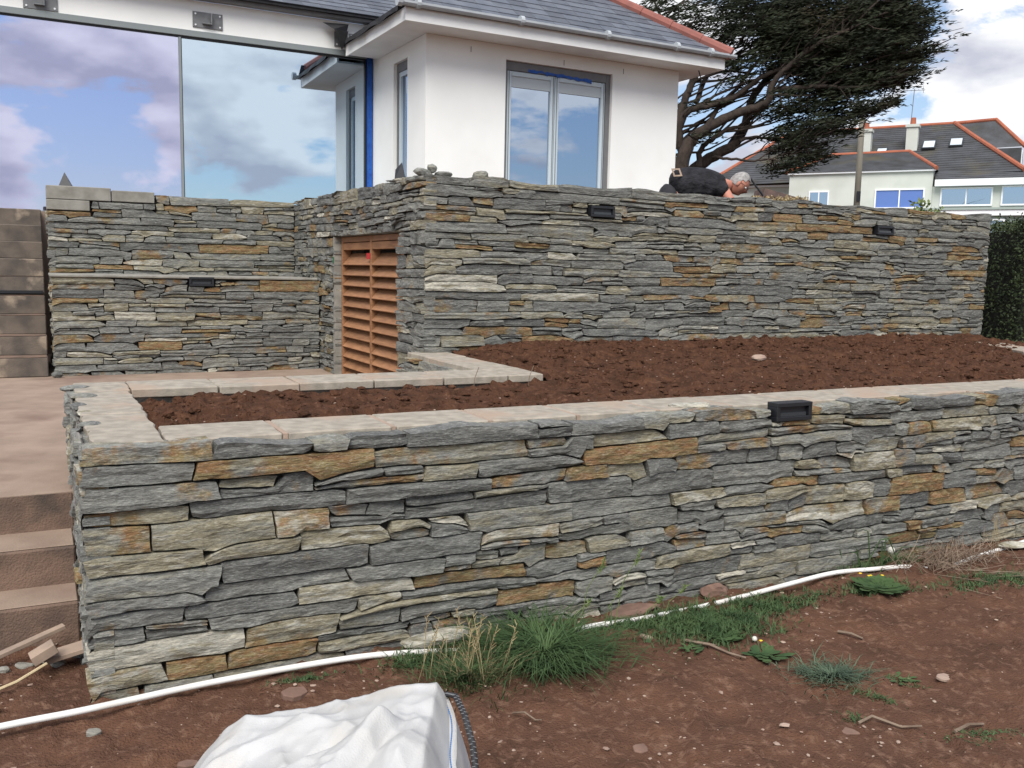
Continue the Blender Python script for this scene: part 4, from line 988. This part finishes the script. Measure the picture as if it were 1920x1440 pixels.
# ---------------------------------------------------------------- cypress tree
tree = empty('cypress_tree', (3.4,20,1.6), label='large windswept cypress tree leaning right between the two houses', cat='tree')
def TP(u, v, d=0): # u right, v down, in hundredths of a tree-unit; local metres
    return Vector(((u-275)*.01089+.08-(350-v)*.0005, d, 1.87+(350-v)*.0108+(u-275)*.00023))
limbs = []
def limb(pts, r0, r1, d0=0, d1=0):
    P = [TP(u, v, d0+(d1-d0)*i/(len(pts)-1)) for i, (u, v) in enumerate(pts)]
    Q = []
    for i in range(len(P)-1):       # catmull-rom
        p0, p1, p2, p3 = P[max(i-1,0)], P[i], P[i+1], P[min(i+2,len(P)-1)]
        for k in range(5):
            t = k/5; Q.append(.5*((2*p1)+(p2-p0)*t+(2*p0-5*p1+4*p2-p3)*t*t+(3*p1-p0-3*p2+p3)*t**3))
    Q.append(P[-1]); n = len(Q)
    Q = [q+Vector((rnd.uniform(-1,1),rnd.uniform(-1,1),rnd.uniform(-1,1)))*.018 for q in Q]
    rr = [r0+(r1-r0)*i/(n-1) for i in range(n)]; limbs.append((Q, rr)); return Q
limb([(262,530),(266,420),(270,350),(284,290),(300,258)], .20, .13)
limb([(300,258),(345,228),(400,208),(436,195),(446,160),(470,132),(520,95),(590,60)], .115, .03, 0, -.6)
limb([(446,170),(480,166),(530,166),(600,168),(650,160)], .07, .02, -.1, -.5)
limb([(268,530),(278,400),(300,330),(345,290),(398,258),(425,205),(440,160),(490,110),(560,60),(640,20)], .17, .03, .3, 1.2)
limb([(318,310),(322,278),(345,255),(388,232),(430,228),(470,215)], .07, .02, .3, .6)
limb([(284,290),(276,250),(292,205),(335,195),(380,180),(440,140),(500,118),(580,95),(660,90)], .09, .02, .2, -.3)
limb([(276,262),(282,210),(300,165),(318,125),(340,80),(390,40),(460,0),(520,-40)], .10, .03, .4, .9)
limb([(300,165),(310,120),(300,80),(270,40),(250,0),(240,-40)], .06, .02, .5, 1.0)
limb([(318,180),(340,130),(370,110),(440,70),(520,30),(600,-10)], .06, .02, .6, 1.6)
limb([(345,290),(380,296),(420,300),(450,300),(480,312)], .035, .01, .3, -.3)
limb([(398,258),(430,250),(470,255),(520,250)], .04, .012, .3, .6)
limb([(300,258),(330,235),(350,200),(390,160),(430,110),(490,70)], .07, .02, 0, .4)
limb([(290,100),(330,110),(390,95),(450,70)], .035, .012, .6, .2)
limb([(276,320),(262,260),(250,200)], .08, .04, .3, .6)
# foliage pads: centre u,v, radii, in the tree plane, with depth spread
for i in range(110):
    Q, rr = limbs[rnd.randrange(1, 14)]; j = rnd.randrange(len(Q)//3, len(Q)); p = Q[j]; L_ = rnd.uniform(.8,2.3); a = rnd.uniform(.15,1.05); c0 = p+Vector((0,rnd.uniform(-.1,.1),0))
    P_ = [p]; ang = a+rnd.uniform(-.3,.3)
    for k in range(1, 7): ang += (.30-ang)*.18+rnd.gauss(0,.13); P_.append(P_[-1]+Vector((math.cos(ang), rnd.gauss(0,.12), math.sin(ang)))*L_/6)
    limbs.append((P_, [min(rr[j]*.7,.032)*(1-.75*k/6) for k in range(7)]))
pads = [(440,15,105,42),(545,25,115,60),(635,35,75,48),(360,5,75,28),(600,108,100,36),(685,103,55,11),(520,112,80,40),(645,152,85,12),(565,165,80,20),(455,92,50,26),
        (625,70,90,38),(280,35,40,18),(232,5,40,16),(335,62,38,15),(400,112,45,16),(305,195,26,8),(312,255,18,9),(480,205,48,10),(525,228,55,13),(600,210,38,7),
        (562,243,55,10),(478,250,45,10),(505,272,50,13),(485,312,34,10),(530,292,25,8),(380,150,36,9),(455,308,14,5),(640,205,22,5),(700,70,40,14),(680,130,55,9),(722,98,30,6),(665,10,60,22),
        (690,40,60,20),(705,28,38,7),(712,52,42,6),(728,98,40,6),(668,186,26,4),(690,150,35,5),(640,200,40,5),(490,60,70,30),(580,70,80,40),(405,60,55,22),(610,140,90,16),(560,195,60,9),(450,180,30,7)]
twigs = MB(); fl = MB(); leafV = []; leafF = []
allpts = [(q, r) for Q, rr in limbs for q, r in zip(Q, rr)]
ap = np.array([tuple(q) for q, r in allpts])
k = 0
for (u, v, ru, rw) in pads:
    nT = int(6+ru*rw*(.086 if u > 470 else .040))
    for i in range(nT):
        a = rnd.random()*6.283; rr_ = math.sqrt(rnd.random())
        vv = math.sin(a)*rr_*rw; row = 13.0
        vv = round(vv/row)*row+rnd.gauss(0,2.3) if rw > 9 else vv
        c = TP(u+math.cos(a)*rr_*ru, v+vv-math.cos(a)*rr_*ru*.06, rnd.gauss(0,.45)+.2)
        L_ = rnd.uniform(.22,.55); dr = Vector((1, rnd.uniform(-.45,.45), rnd.uniform(-.04,.30))).normalized()
        if rnd.random() < .22:
            dd = np.linalg.norm(ap-np.array(tuple(c)), axis=1)+np.maximum(0, ap[:,0]-c.x)*3; j = int(np.argmin(dd)); s_ = Vector(ap[j])
            if (s_-c).length < 1.5:
                md = (s_+c)/2+Vector((0,rnd.uniform(-.1,.1),-rnd.uniform(0,.10))); twigs.tube([s_, md, c+dr*L_*.5], [.018,.012,.005], 4, cap=False)
        for l in range(24):
            t = rnd.random()**.85; sp_ = (1.15-t)
            p = c+dr*(t-.3)*L_*1.35+Vector((0,rnd.gauss(0,.075),rnd.gauss(0,.034)))*sp_
            ld = (dr+Vector((0,rnd.gauss(0,.35),rnd.gauss(0.10,.26)))).normalized(); ll = rnd.uniform(.07,.16); wd = ld.cross(Vector((rnd.gauss(0,1),rnd.gauss(0,1),rnd.gauss(0,1)))).normalized()*rnd.uniform(.008,.016)
            b0 = len(leafV); leafV += [tuple(p-wd*.5), tuple(p+ld*ll*.5-wd), tuple(p+ld*ll), tuple(p+ld*ll*.5+wd)]
            leafF.append((b0,b0+1,b0+2,b0+3))
tk = MB()
for Q, rr in limbs: tk.tube(Q, rr, 9)
tk.build('trunk', M['bark'], tree, smooth=True)
twigs.build('twigs', M['bark'], tree)
fl.v = leafV; fl.f = leafF; fl.build('crown', M['foliage'], tree)
# light green shrub behind the man
def leafy(name, loc, box, n, size, m, label, cat, seed, kindless=True, stems=0):
    rg = random.Random(seed); b = MB()
    for i in range(n):
        p = Vector((rg.uniform(-1,1)*box[0], rg.uniform(-1,1)*box[1], rg.random()*box[2])); d = Vector((rg.gauss(0,1),rg.gauss(0,1),rg.gauss(.5,.7))).normalized(); w = d.cross(Vector((rg.gauss(0,1),rg.gauss(0,1),rg.gauss(0,1)))).normalized()*size*.3
        s_ = size*rg.uniform(.6,1.3); b.add([p, p+d*s_*.5-w, p+d*s_, p+d*s_*.5+w], [(0,1,2,3)])
    return b.build(name, m, loc=loc, label=label, cat=cat)
M['lightleaf'] = noisy('light_leaves', (.10,.15,.045), (.16,.19,.07), 8, .7, 0)
leafy('shrub', (2.45,12.2,2.45), (.22,.2,.42), 260, .09, M['lightleaf'], 'light green shrub tips above the back of the bending man', 'shrub', 5)
leafy('weed', (4.55,10.55,2.33), (.10,.08,.16), 60, .06, M['lightleaf'], 'small green weed growing on top of the tall wall near its second light', 'weed', 6)
leafy('weed', (4.75,10.75,2.33), (.13,.06,.10), 70, .05, M['lightleaf'], 'low spreading weed on the wall top just beside the upright one', 'weed', 7)
leafy('moss_tuft', (2.65,9.42,2.36), (.28,.09,.04), 320, .035, M['dry'], 'yellowish dry moss tuft on the tall wall top right of the man', 'moss', 8)
# hedge
hd = empty('hedge', (5.72,10.55,0), R(4), label='dark dense hedge closing the right end of the tall stone wall', cat='hedge')
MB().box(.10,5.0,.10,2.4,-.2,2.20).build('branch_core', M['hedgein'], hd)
b = MB(); rg = random.Random(12)
for i in range(30000):
    r_ = rg.random()
    if r_ < .55: p = Vector((rg.uniform(0,3.2), rg.uniform(-.10,.16), rg.uniform(.3,2.30)))
    elif r_ < .8: p = Vector((rg.uniform(0,3.2), rg.uniform(0,1.6), 2.22+rg.gauss(.05,.05)))
    else: p = Vector((rg.uniform(-.04,.14), rg.uniform(0,1.8), rg.uniform(.3,2.28)))
    d = Vector((rg.gauss(0,1),rg.gauss(-.4,1),rg.gauss(.4,.8))).normalized(); w = d.cross(Vector((rg.gauss(0,1),rg.gauss(0,1),rg.gauss(0,1)))).normalized()*.011; s_ = rg.uniform(.025,.055)
    b.add([p, p+d*s_*.5-w, p+d*s_, p+d*s_*.5+w], [(0,1,2,3)])
b.build('foliage', M['hedge'], hd)

# ---------------------------------------------------------------- foreground clutter
def gz(x, y): return float(ground_h(np.array([x]), np.array([y]))[0])
pp = [(-2.3,2.62),(-1.73,2.985),(-1.498,3.118),(-1.12,3.36),(-.673,3.59),(-.42,3.675),(-.1,3.80),(.15,3.92),(.362,4.026),(.62,4.144),(1.032,4.377),(1.463,4.634),(1.748,4.815),(1.98,4.90),(2.217,4.977),(2.45,5.07),(2.688,5.205),(2.95,5.38),(3.174,5.531),(3.6,5.80)]
dz = [.035,.035,.035,.035,.035,.032,.0,-.01,.020,.018,.018,.035,.038,.035,.03,-.01,.015,.022,.028,.03]
P = [Vector((a, b, c)) for (a, b), c in zip(pp, dz)]; Q = []
for i in range(len(P)-1):
    p0, p1, p2, p3 = P[max(i-1,0)], P[i], P[i+1], P[min(i+2,len(P)-1)]
    for k in range(6):
        t = k/6; Q.append(.5*((2*p1)+(p2-p0)*t+(2*p0-5*p1+4*p2-p3)*t*t+(3*p1-p0-3*p2+p3)*t**3))
MB().tube(Q, .0125, 10).build('white_pipe', M['pipe'], smooth=True, label='long white plastic pipe lying on the earth along the foot of the planter wall', cat='pipe')
# pebbles
inwall = lambda x, y: (-(x-WO.x)*sw+(y-WO.y)*cw) > -.02 and ((x-WO.x)*cw+(y-WO.y)*sw) > -.03
m_ = MB(); i = 0
while i < 6000:
    x = rnd.uniform(-2.2,4.2); y = rnd.uniform(2.0,5.9)
    if inwall(x, y): i += 1; continue
    if float(vnoise(np.array(x*1.7), np.array(y*1.7), 4)) < rnd.random()*.8: i += 1; continue
    v, f = protos0[i%12]; r = min(.003+rnd.expovariate(1/.0032), .024)
    v = rot_z(v, rnd.random()*6.3)*r*np.array([1,1,.7])+np.array([x, y, gz(x,y)+r*.15]); m_.add(v.tolist(), f); i += 1
m_.build('gravel', M['pebble'], kind='stuff')
M['rustslab'] = noisy('rust_stone', (.19,.115,.085), (.13,.08,.062), 12, .9, .6, 50, .004)
def flat(x, y, a, b, h, rz, m, name, label, cat, tilt=.0, seed=1, group=None):
    rg = random.Random(seed); n = 7; pts = [(a*math.cos(6.283*i/n+rg.uniform(-.25,.25))*rg.uniform(.8,1.1), b*math.sin(6.283*i/n+rg.uniform(-.25,.25))*rg.uniform(.8,1.1)) for i in range(n)]
    o = MB().poly(pts, -h/2, h/2).build(name, m, loc=(x,y,gz(x,y)+h*.30), bevel=.003, label=label, cat=cat, group=group); o.rotation_euler = (tilt, tilt*.5, rz); return o
flat(1.788,3.60,.045,.028,.014,.5,M['pebble'],'flat_stone','pale brown flat stone on bare earth at the right, above the blue-green tuft','stone',.15,2)
flat(1.24,3.16,.045,.024,.012,-.3,M['rustslab'],'flat_stone','reddish diamond-shaped flake beside a twig at lower right','stone',.1,3)
flat(.47,3.02,.034,.026,.012,.3,M['rustslab'],'flat_stone','reddish square flake at the bottom of the picture, right of the white bag','stone',.1,4)
flat(.62,3.95,.035,.014,.016,-.4,M['pebble'],'flat_stone','small grey-brown flat stone just right of the big grass tuft','stone',.1,5)
flat(-1.02,2.80,.035,.02,.02,.2,M['rustslab'],'flat_stone','brown stone lump on the earth left of the white bag','stone',.1,6)
flat(-1.42,3.02,.028,.022,.022,.1,M['blockgrey'],'flat_stone','small light grey chip below the pipe near the wall corner','stone',.1,7)
flat(-1.85,3.13,.035,.022,.02,.6,M['blockgrey'],'flat_stone','grey chip above the pipe at the far left','stone',.1,8)
flat(-.80,3.32,.055,.04,.03,.4,M['rustslab'],'flat_stone','cluster-forming reddish earth lump between pipe and bag','stone',.1,9)
place_rock('slate_shard', (-.30,3.78,.05), .13, 71, (1.3,.45,.28), M['stone'], 'pale jagged slate shard propped against the wall foot beside the pipe', 'stone', rz=.5, tt=(.97,.1,.4,1))
place_rock('slate_shard', (3.05,5.40,.04), .10, 72, (1.3,.5,.22), M['stone'], 'pale slate flake lying over the pipe at the right edge', 'stone', rz=.3, tt=(.95,.1,.1,1))
place_rock('wall_foot_stone', (1.04,4.50,.02), .07, 73, (1,.8,.7), M['rustslab'], 'rounded brown stone in grass at the wall foot', 'stone')
place_rock('wall_foot_stone', (.60,4.25,.0), .13, 74, (1.3,.5,.35), M['rustslab'], 'long reddish stone half buried above the pipe right of the big tuft', 'stone', rz=.45)
# offcuts at the foot of the steps
def plank(p0, p1, w, h, m, name, label, cat):
    p0, p1 = Vector(p0), Vector(p1); d = p1-p0; L_ = d.length; o = MB().box(0, L_, -w/2, w/2, -h/2, h/2).build(name, m, loc=p0, bevel=.002, label=label, cat=cat)
    o.rotation_euler = d.to_track_quat('X', 'Z').to_euler(); return o
plank((-2.07,3.50,.035),(-1.86,3.72,.10),.035,.018,M['offcut'],'wood_offcut','grey-brown timber strip leaning on debris at the foot of the steps','timber offcut')
plank((-1.86,3.55,.03),(-1.72,3.62,.06),.10,.02,M['offcut'],'wood_offcut','short square offcut between the steps and the wall corner','timber offcut')
plank((-1.87,3.47,.06),(-1.80,3.52,.10),.07,.04,M['offcut'],'wood_offcut','brown blocky offcut left of the square one near the wall corner','timber offcut')
MB().tube([(-1.93,3.24,.02),(-1.86,3.34,.03),(-1.80,3.45,.055)], .006, 6).build('thin_stick', noisy('pale_stick', (.55,.44,.27), (.45,.36,.22), 9), label='thin pale stick lying in front of the timber offcuts', cat='stick')
for i, (x, y, r) in enumerate(((-1.95,3.56,.035),(-1.90,3.62,.03),(-2.0,3.50,.025),(-1.83,3.60,.028),(-1.78,3.68,.03))):
    place_rock('rubble_chip', (x, y, gz(x,y)), r, 410+i, (1.2,.9,.6), M['blockgrey'], ('long grey rubble chip just behind the timber strip','grey rubble chip highest up against the bottom step','flat grey rubble chip leftmost by the timber strip','grey rubble chip behind the square offcut','grey rubble chip nearest the wall corner by the bottom step')[i], 'rubble', group='rubble chips at the foot of the steps')
# twigs on the ground
def twig(pts, r, label, m='twig'):
    return MB().tube([(x, y, gz(x,y)+.012+(k%2)*.01) for k, (x, y) in enumerate(pts)], [r*(1-.5*i/len(pts)) for i in range(len(pts))], 6).build('twig', M[m], label=label, cat='twig')
twig([(.78,3.90),(.88,3.84),(.95,3.79),(1.02,3.76)], .007, 'twig at the lower edge of the middle grass patch')
twig([(1.30,3.22),(1.36,3.25),(1.45,3.20),(1.52,3.19)], .006, 'forked twig right of the reddish diamond flake')
twig([(1.63,3.17),(1.70,3.21),(1.77,3.24)], .007, 'pale twig on moss at the right edge')
twig([(1.53,4.10),(1.58,4.07),(1.62,4.03)], .007, 'short brown twig in the middle of the bare earth')
twig([(.03,3.22),(.07,3.18),(.11,3.17),(.13,3.15)], .004, 'thin root below the big grass tuft')
# grass
def blades(b, c, n, h, spread, rg, w=.0032, lean=1.0, stiff=.5, zf=gz):
    for i in range(n):
        a = rg.random()*6.283; r_ = abs(rg.gauss(0,.35))*spread; x = c[0]+math.cos(a)*r_*.95; y = c[1]+math.sin(a)*r_*.8; z0 = zf(x, y)-.004
        a2 = a+rg.gauss(0,.95); hh = h*rg.uniform(.45,1.15); ln = hh*lean*rg.uniform(.3,1.1); dx, dy = math.cos(a2), math.sin(a2); px, py = -dy*w, dx*w
        P = []
        for t in (0,.35,.7,1.0):
            k = t**1.6*ln; zz = z0+hh*(t-.42*lean*t*t*rg.uniform(.8,1.1)); q = (1-t)**.6 if t < 1 else .06
            P.append((x+dx*k, y+dy*k, max(zz, z0+.004), q))
        v = []
        for X_, Y_, Z_, q in P: v += [(X_-px*q, Y_-py*q, Z_), (X_+px*q, Y_+py*q, Z_)]
        b.add(v, [(0,1,3,2),(2,3,5,4),(4,5,7,6)])
rg = random.Random(31)
b = MB(); blades(b, (.16,3.72), 1500, .25, .38, rg, .0032, 1.5); b.build('grass_tuft', M['grass'], label='big dark green grass tuft growing against the planter wall', cat='grass tuft')
b = MB(); blades(b, (-.17,3.50), 700, .13, .36, rg, .0024, 1.1); b.build('grass_tuft', M['grass'], label='lower mixed tuft between the white bag and the big tuft', cat='grass tuft')
b = MB(); blades(b, (-.12,3.50), 150, .17, .22, rg, .0018, .9)
for i in range(16):
    a = rg.random()*6.28; x = -.17+rg.gauss(0,.10); y = 3.52+rg.gauss(0,.07); h_ = rg.uniform(.15,.29); x1 = x+math.cos(a)*.07; y1 = y+math.sin(a)*.07
    b.tube([(x,y,0),((x+x1)/2,(y+y1)/2,h_*.6),(x1,y1,h_)], [.0016,.0013,.001], 4)
    for k in range(7): t = .6+k*.06; b.tube([(x+(x1-x)*t, y+(y1-y)*t, h_*t), (x+(x1-x)*t+rg.gauss(0,.012), y+(y1-y)*t+rg.gauss(0,.012), h_*t+.018)], [.002,.001], 4)
b.build('dry_grass', M['dry'], label='straw-coloured seed stalks rising out of the lower tuft', cat='dry grass')
b = MB(); blades(b, (1.33,3.62), 620, .085, .26, rg, .0026, 1.5); b.build('grass_tuft', M['grassb'], label='flat blue-green grass tuft alone on the bare earth', cat='grass tuft')
b = MB()
for i in range(6):
    x = .22+.09*i+rg.gauss(0,.03); y = 3.95+.03*i; h_ = rg.uniform(.30,.52) if i in (1,3) else rg.uniform(.15,.3); dx = rg.uniform(.02,.12)
    b.tube([(x,y,0),(x+dx*.3,y,h_*.6),(x+dx,y-.01,h_)], [.0022,.0018,.0012], 4)
    for k in range(16): t = .80+k*.0125; q = Vector((x+dx*t, y, h_*t)); b.tube([q, q+Vector((rg.gauss(0,.012),rg.gauss(0,.01),.014))], [.0032,.001], 4)
b.build('grass_stalks', M['lightleaf'], label='tall thin grass stalks with seed heads in front of the planter wall', cat='grass stalks')
def patch(cx_, cy_, rx, ry, rz, n, h, name='grass', m='grass', w=.0028):
    b = MB(); c, s = math.cos(rz), math.sin(rz)
    for i in range(n):
        u_, v_ = rg.gauss(0,.5)*rx, rg.gauss(0,.5)*ry; x = cx_+u_*c-v_*s; y = cy_+u_*s+v_*c
        if inwall(x, y-.02): continue
        blades(b, (x, y), 1, h, .02, rg, w, 1.1)
    return b.build(name, M[m], kind='stuff')
patch(.93,4.10,.36,.19,.45,3200,.065); patch(1.30,4.42,.42,.10,.5,1300,.055); patch(.55,4.08,.24,.07,.45,700,.05)
patch(1.93,4.66,.19,.08,.3,800,.05); patch(2.75,4.88,.55,.12,.35,1600,.045); patch(1.62,3.60,.10,.03,-.6,90,.03); patch(1.45,3.45,.09,.03,-.6,110,.03)
patch(1.72,3.16,.18,.06,.2,300,.02); patch(1.30,3.28,.05,.03,0,90,.025); patch(-.80,3.47,.12,.035,.5,260,.025); patch(-.38,3.62,.14,.06,.5,380,.05); patch(1.12,3.83,.09,.03,0,120,.035)
patch(2.1,5.02,.35,.06,.45,420,.08); patch(-.15,3.75,.3,.05,.45,300,.08)
b = MB()
for i in range(9):
    x = 2.0+rg.gauss(0,.10); y = 4.98+rg.gauss(0,.03); h_ = rg.uniform(.12,.30); a = rg.uniform(-1,1); x1 = x+a*.22
    q = [(x,y,0),(x+(x1-x)*.4,y-.01,h_*.8),(x1,y-.03,h_*rg.uniform(.6,1.1))]; b.tube(q, [.004,.0035,.001], 4)
b.build('long_grass_blades', M['grass'], label='few long arching grass blades against the wall foot on the right', cat='grass tuft')
# leafy weeds
def rosette(x, y, n, r, label, flowers=0):
    b = MB()
    for i in range(n):
        a = rg.random()*6.28; L_ = r*rg.uniform(.5,1.1); d = Vector((math.cos(a), math.sin(a), .18)); s_ = Vector((-math.sin(a), math.cos(a), 0))*L_*.16; p = Vector((x+rg.gauss(0,.02), y+rg.gauss(0,.02), gz(x,y)+.008))
        b.add([p, p+d*L_*.4-s_, p+d*L_*.75-s_*1.2, p+d*L_, p+d*L_*.75+s_*1.2, p+d*L_*.4+s_], [(0,1,2,3,4,5)])
    o = b.build('weed', M['grass'], label=label, cat='weed')
    for k in range(flowers):
        v, f = rock(.009, 900+k, (1,1,.4), 1); MB().add(v.tolist(), f).build('flower', M['yellow'], o, loc=(x+rg.gauss(0,.05), y+.04+rg.gauss(0,.02), gz(x,y)+.06))
M['yellow'] = mat('yellow_petals', (.65,.42,.02), .7)
rosette(1.93,4.64,70,.13,'leafy dandelion patch with yellow flowers just below the pipe',4); rosette(1.11,3.83,26,.09,'small leafy weed left of the blue-green tuft',1)
rosette(.99,3.96,30,.08,'broad leaves at the lower right corner of the middle grass patch'); rosette(.80,3.80,14,.05,'tiny yellow-green weed below the middle grass patch'); rosette(1.63,3.62,12,.05,'sparse weed right of the blue-green tuft')
for (x, y, z, lb) in ((2.16,5.06,.07,'round dandelion clock beside the pipe end near the brush'),(1.10,3.93,.012,'dandelion clock by the middle grass patch')):
    ev, ef = sphere(14, 10); o = MB().add((ev*(.019 if x > 2 else .011)*(1+.12*NR.rand(len(ev),1))).tolist(), ef).build('dandelion_clock', noisy('dandelion_fluff', (.60,.58,.52), (.45,.43,.38), 60), loc=(x,y,z+gz(x,y)), label=lb, cat='dandelion')
    MB().tube([(0,0,-.02),(0.003,0,-z-.01)], .002, 5).build('stem', M['grass'], o)
# heap of dry brush at the right
b = MB()
for i in range(260):
    x = 2.50+rg.gauss(0,.16); y = 5.08+rg.gauss(0,.06)+(x-2.5)*.4; z = abs(rg.gauss(0,.045)); a = rg.random()*6.28; L_ = rg.uniform(.06,.22); cz = rg.uniform(-.03,.06)
    p = Vector((x,y,z+.01)); d = Vector((math.cos(a), math.sin(a)*.6, 0)); b.tube([p, p+d*L_*.5+Vector((0,0,.03+cz)), p+d*L_+Vector((0,0,cz*.3))], [.0022,.0018,.0010], 3, cap=False)
b.build('dry_brush', M['twig'], label='tangled heap of dry brown brush against the wall foot on the right', cat='brush')
b = MB()
for i in range(40):
    x = 2.75+rg.gauss(0,.25); y = 4.95+rg.gauss(0,.10)+(x-2.7)*.35; a = rg.gauss(.3,.5); L_ = rg.uniform(.08,.3); p = Vector((x,y,gz(x,y)+.01)); b.tube([p, p+Vector((math.cos(a)*L_, math.sin(a)*L_, 0))], .0018, 3)
b.build('scattered_twigs', M['twig'], kind='stuff')
b = MB()
for i in range(5): b.tube([(3.14+i*.012-.3,5.28,0),(3.14-.3+i*.01,5.28,.12),(3.15-.3+rg.gauss(0,.03),5.28,.2+rg.random()*.08)], .0014, 4)
b.build('dry_stalk', M['dry'], label='single dry stalks standing in the brush heap', cat='dry grass')
# small roots sticking out of the bed
for (x, y, lb) in ((2.25,1.52,'thin curved root sprouting near the coping tip'),(2.62,1.50,'thin straight shoot beside the coping tip')):
    p = W(x,y,.90); MB().tube([(0,0,0),(.005,0,.06),(.03,0,.13)], .0022, 5).build('shoot', M['twig'], loc=p, label=lb, cat='shoot')

# ---------------------------------------------------------------- white bulk bag
bag = empty('bulk_bag', (-.44,2.12,0), 0, label='crumpled white woven bulk bag in the foreground with a black handle', cat='bulk bag')
nu_, nv_ = 170, 150
Vb = []
for j in range(nv_+1):
    for i in range(nu_+1):
        u_ = i/nu_; v_ = j/nv_            # u across (left-right), v from the near foot over the top to the far foot
        x = -.53+.91*u_
        y = -.48+.86*v_
        # crest line of the bag: rises to the right rear corner
        crest = .27+.235*np.clip((u_-.0)/.72, 0, 1)**.75
        side = np.sin(np.clip(u_/.27, 0, 1)*math.pi/2)**.7*np.clip((1-u_)/.14, 0, 1)**.45
        fb = np.clip(v_/.16, 0, 1)**.5*np.clip((1-v_)/.12, 0, 1)**.5
        z = crest*side*fb
        Vb.append((x, y, z))
Vb = np.array(Vb); X_, Y_, Z_ = Vb[:,0], Vb[:,1], Vb[:,2]
def crease(x0, y0, a, w, h, ln=9):
    d = (X_-x0)*math.sin(a)-(Y_-y0)*math.cos(a); t = (X_-x0)*math.cos(a)+(Y_-y0)*math.sin(a); return h*np.maximum(0, 1-np.abs(d)/w)*np.clip(t/.05, 0, 1)*np.clip((ln-t)/.06, 0, 1)
wr_ = (fbm(X_*3, Y_*3, 2, 55)-.5)*.03+(np.abs(fbm(X_*8, Y_*5, 3, 56)-.5))*-.035
rdg = 1-np.abs(2*fbm(X_*3.2+1.3+Y_*1.5, Y_*2.4+X_, 2, 61)-1); rdg2 = 1-np.abs(2*fbm(X_*6.2+Y_*3, Y_*4.4+2, 2, 62)-1)
wr_ += .022*rdg**4+.012*rdg2**4-.012
wr_ += (np.abs(fbm(X_*5+3, Y_*4, 2, 58)-.5))*-.05+(np.abs(fbm(X_*14, Y_*9, 2, 59)-.5))*-.022
wr_ += crease(.20,.06,R(212),.06,.030,.6)+crease(.16,.08,R(240),.05,.026,.6)-crease(.12,.12,R(222),.035,.016,.5)+crease(-.05,.16,R(200),.05,.018,.4)+crease(.24,.10,R(258),.04,.018,.5)-crease(.20,.10,R(250),.03,.014,.5)
Vb[:,2] = np.maximum(0, Z_+wr_*np.clip(Z_*5, 0, 1))
bm_ = MB(); bm_.v = Vb.tolist(); bm_.f = [(j*(nu_+1)+i, j*(nu_+1)+i+1, (j+1)*(nu_+1)+i+1, (j+1)*(nu_+1)+i) for j in range(nv_) for i in range(nu_)]
bd = bm_.build('bag_body', M['bag'], bag, smooth=True)
# raised side flap with hem and blue stitching
fl_ = MB(); n_ = 24; A0 = Vector((.285,.26,.43)); A1 = Vector((.37,-.16,.31)); pts = []
for i in range(n_+1):
    t = i/n_; p = A0.lerp(A1, t); wv = .010*math.sin(t*9)
    pts += [p+Vector((wv,0,.035)), p+Vector((-.035+wv*.5,0,.020)), p+Vector((-.10,-.01,-.01+.012*math.sin(t*7))), p+Vector((.012+wv,0,-.30))]
fl_.add(pts, [(4*i+j, 4*i+j+1, 4*i+j+5, 4*i+j+4) for i in range(n_) for j in range(2)]+[(4*i, 4*i+4, 4*i+7, 4*i+3) for i in range(n_)])
o = fl_.build('side_flap', M['bag'], bag, smooth=True); so = o.modifiers.new('solid', 'SOLIDIFY'); so.thickness = .004
st_ = MB()
for i in range(60):
    t = (i+.2)/60; t2 = (i+.75)/60; f_ = lambda t: A0.lerp(A1, t)+Vector((.010*math.sin(t*9)-.012,0,.033))
    st_.tube([f_(t), f_(t2)], .0018, 4)
st_.build('blue_stitching', M['stitch'], bag)
hp = [(.262,.27,.43),(.28,.28,.468),(.305,.26,.472),(.332,.20,.45),(.358,.12,.41),(.372,.05,.36),(.365,-.02,.29)]
MB().tube(hp, [.0085]*7, 8).build('handle', M['membrane'], bag, smooth=True)
bl_ = MB()
for i in range(70): 
    t = i/70*5.99; k = int(t); p = Vector(hp[k]).lerp(Vector(hp[min(k+1,6)]), t-k); sg = 1 if i % 2 else -1; bl_.tube([p+Vector((-.008*sg,-.004,.004)), p+Vector((-.001*sg,-.007,.007))], .0011, 4)
bl_.build('handle_weave', M['steel'], bag)
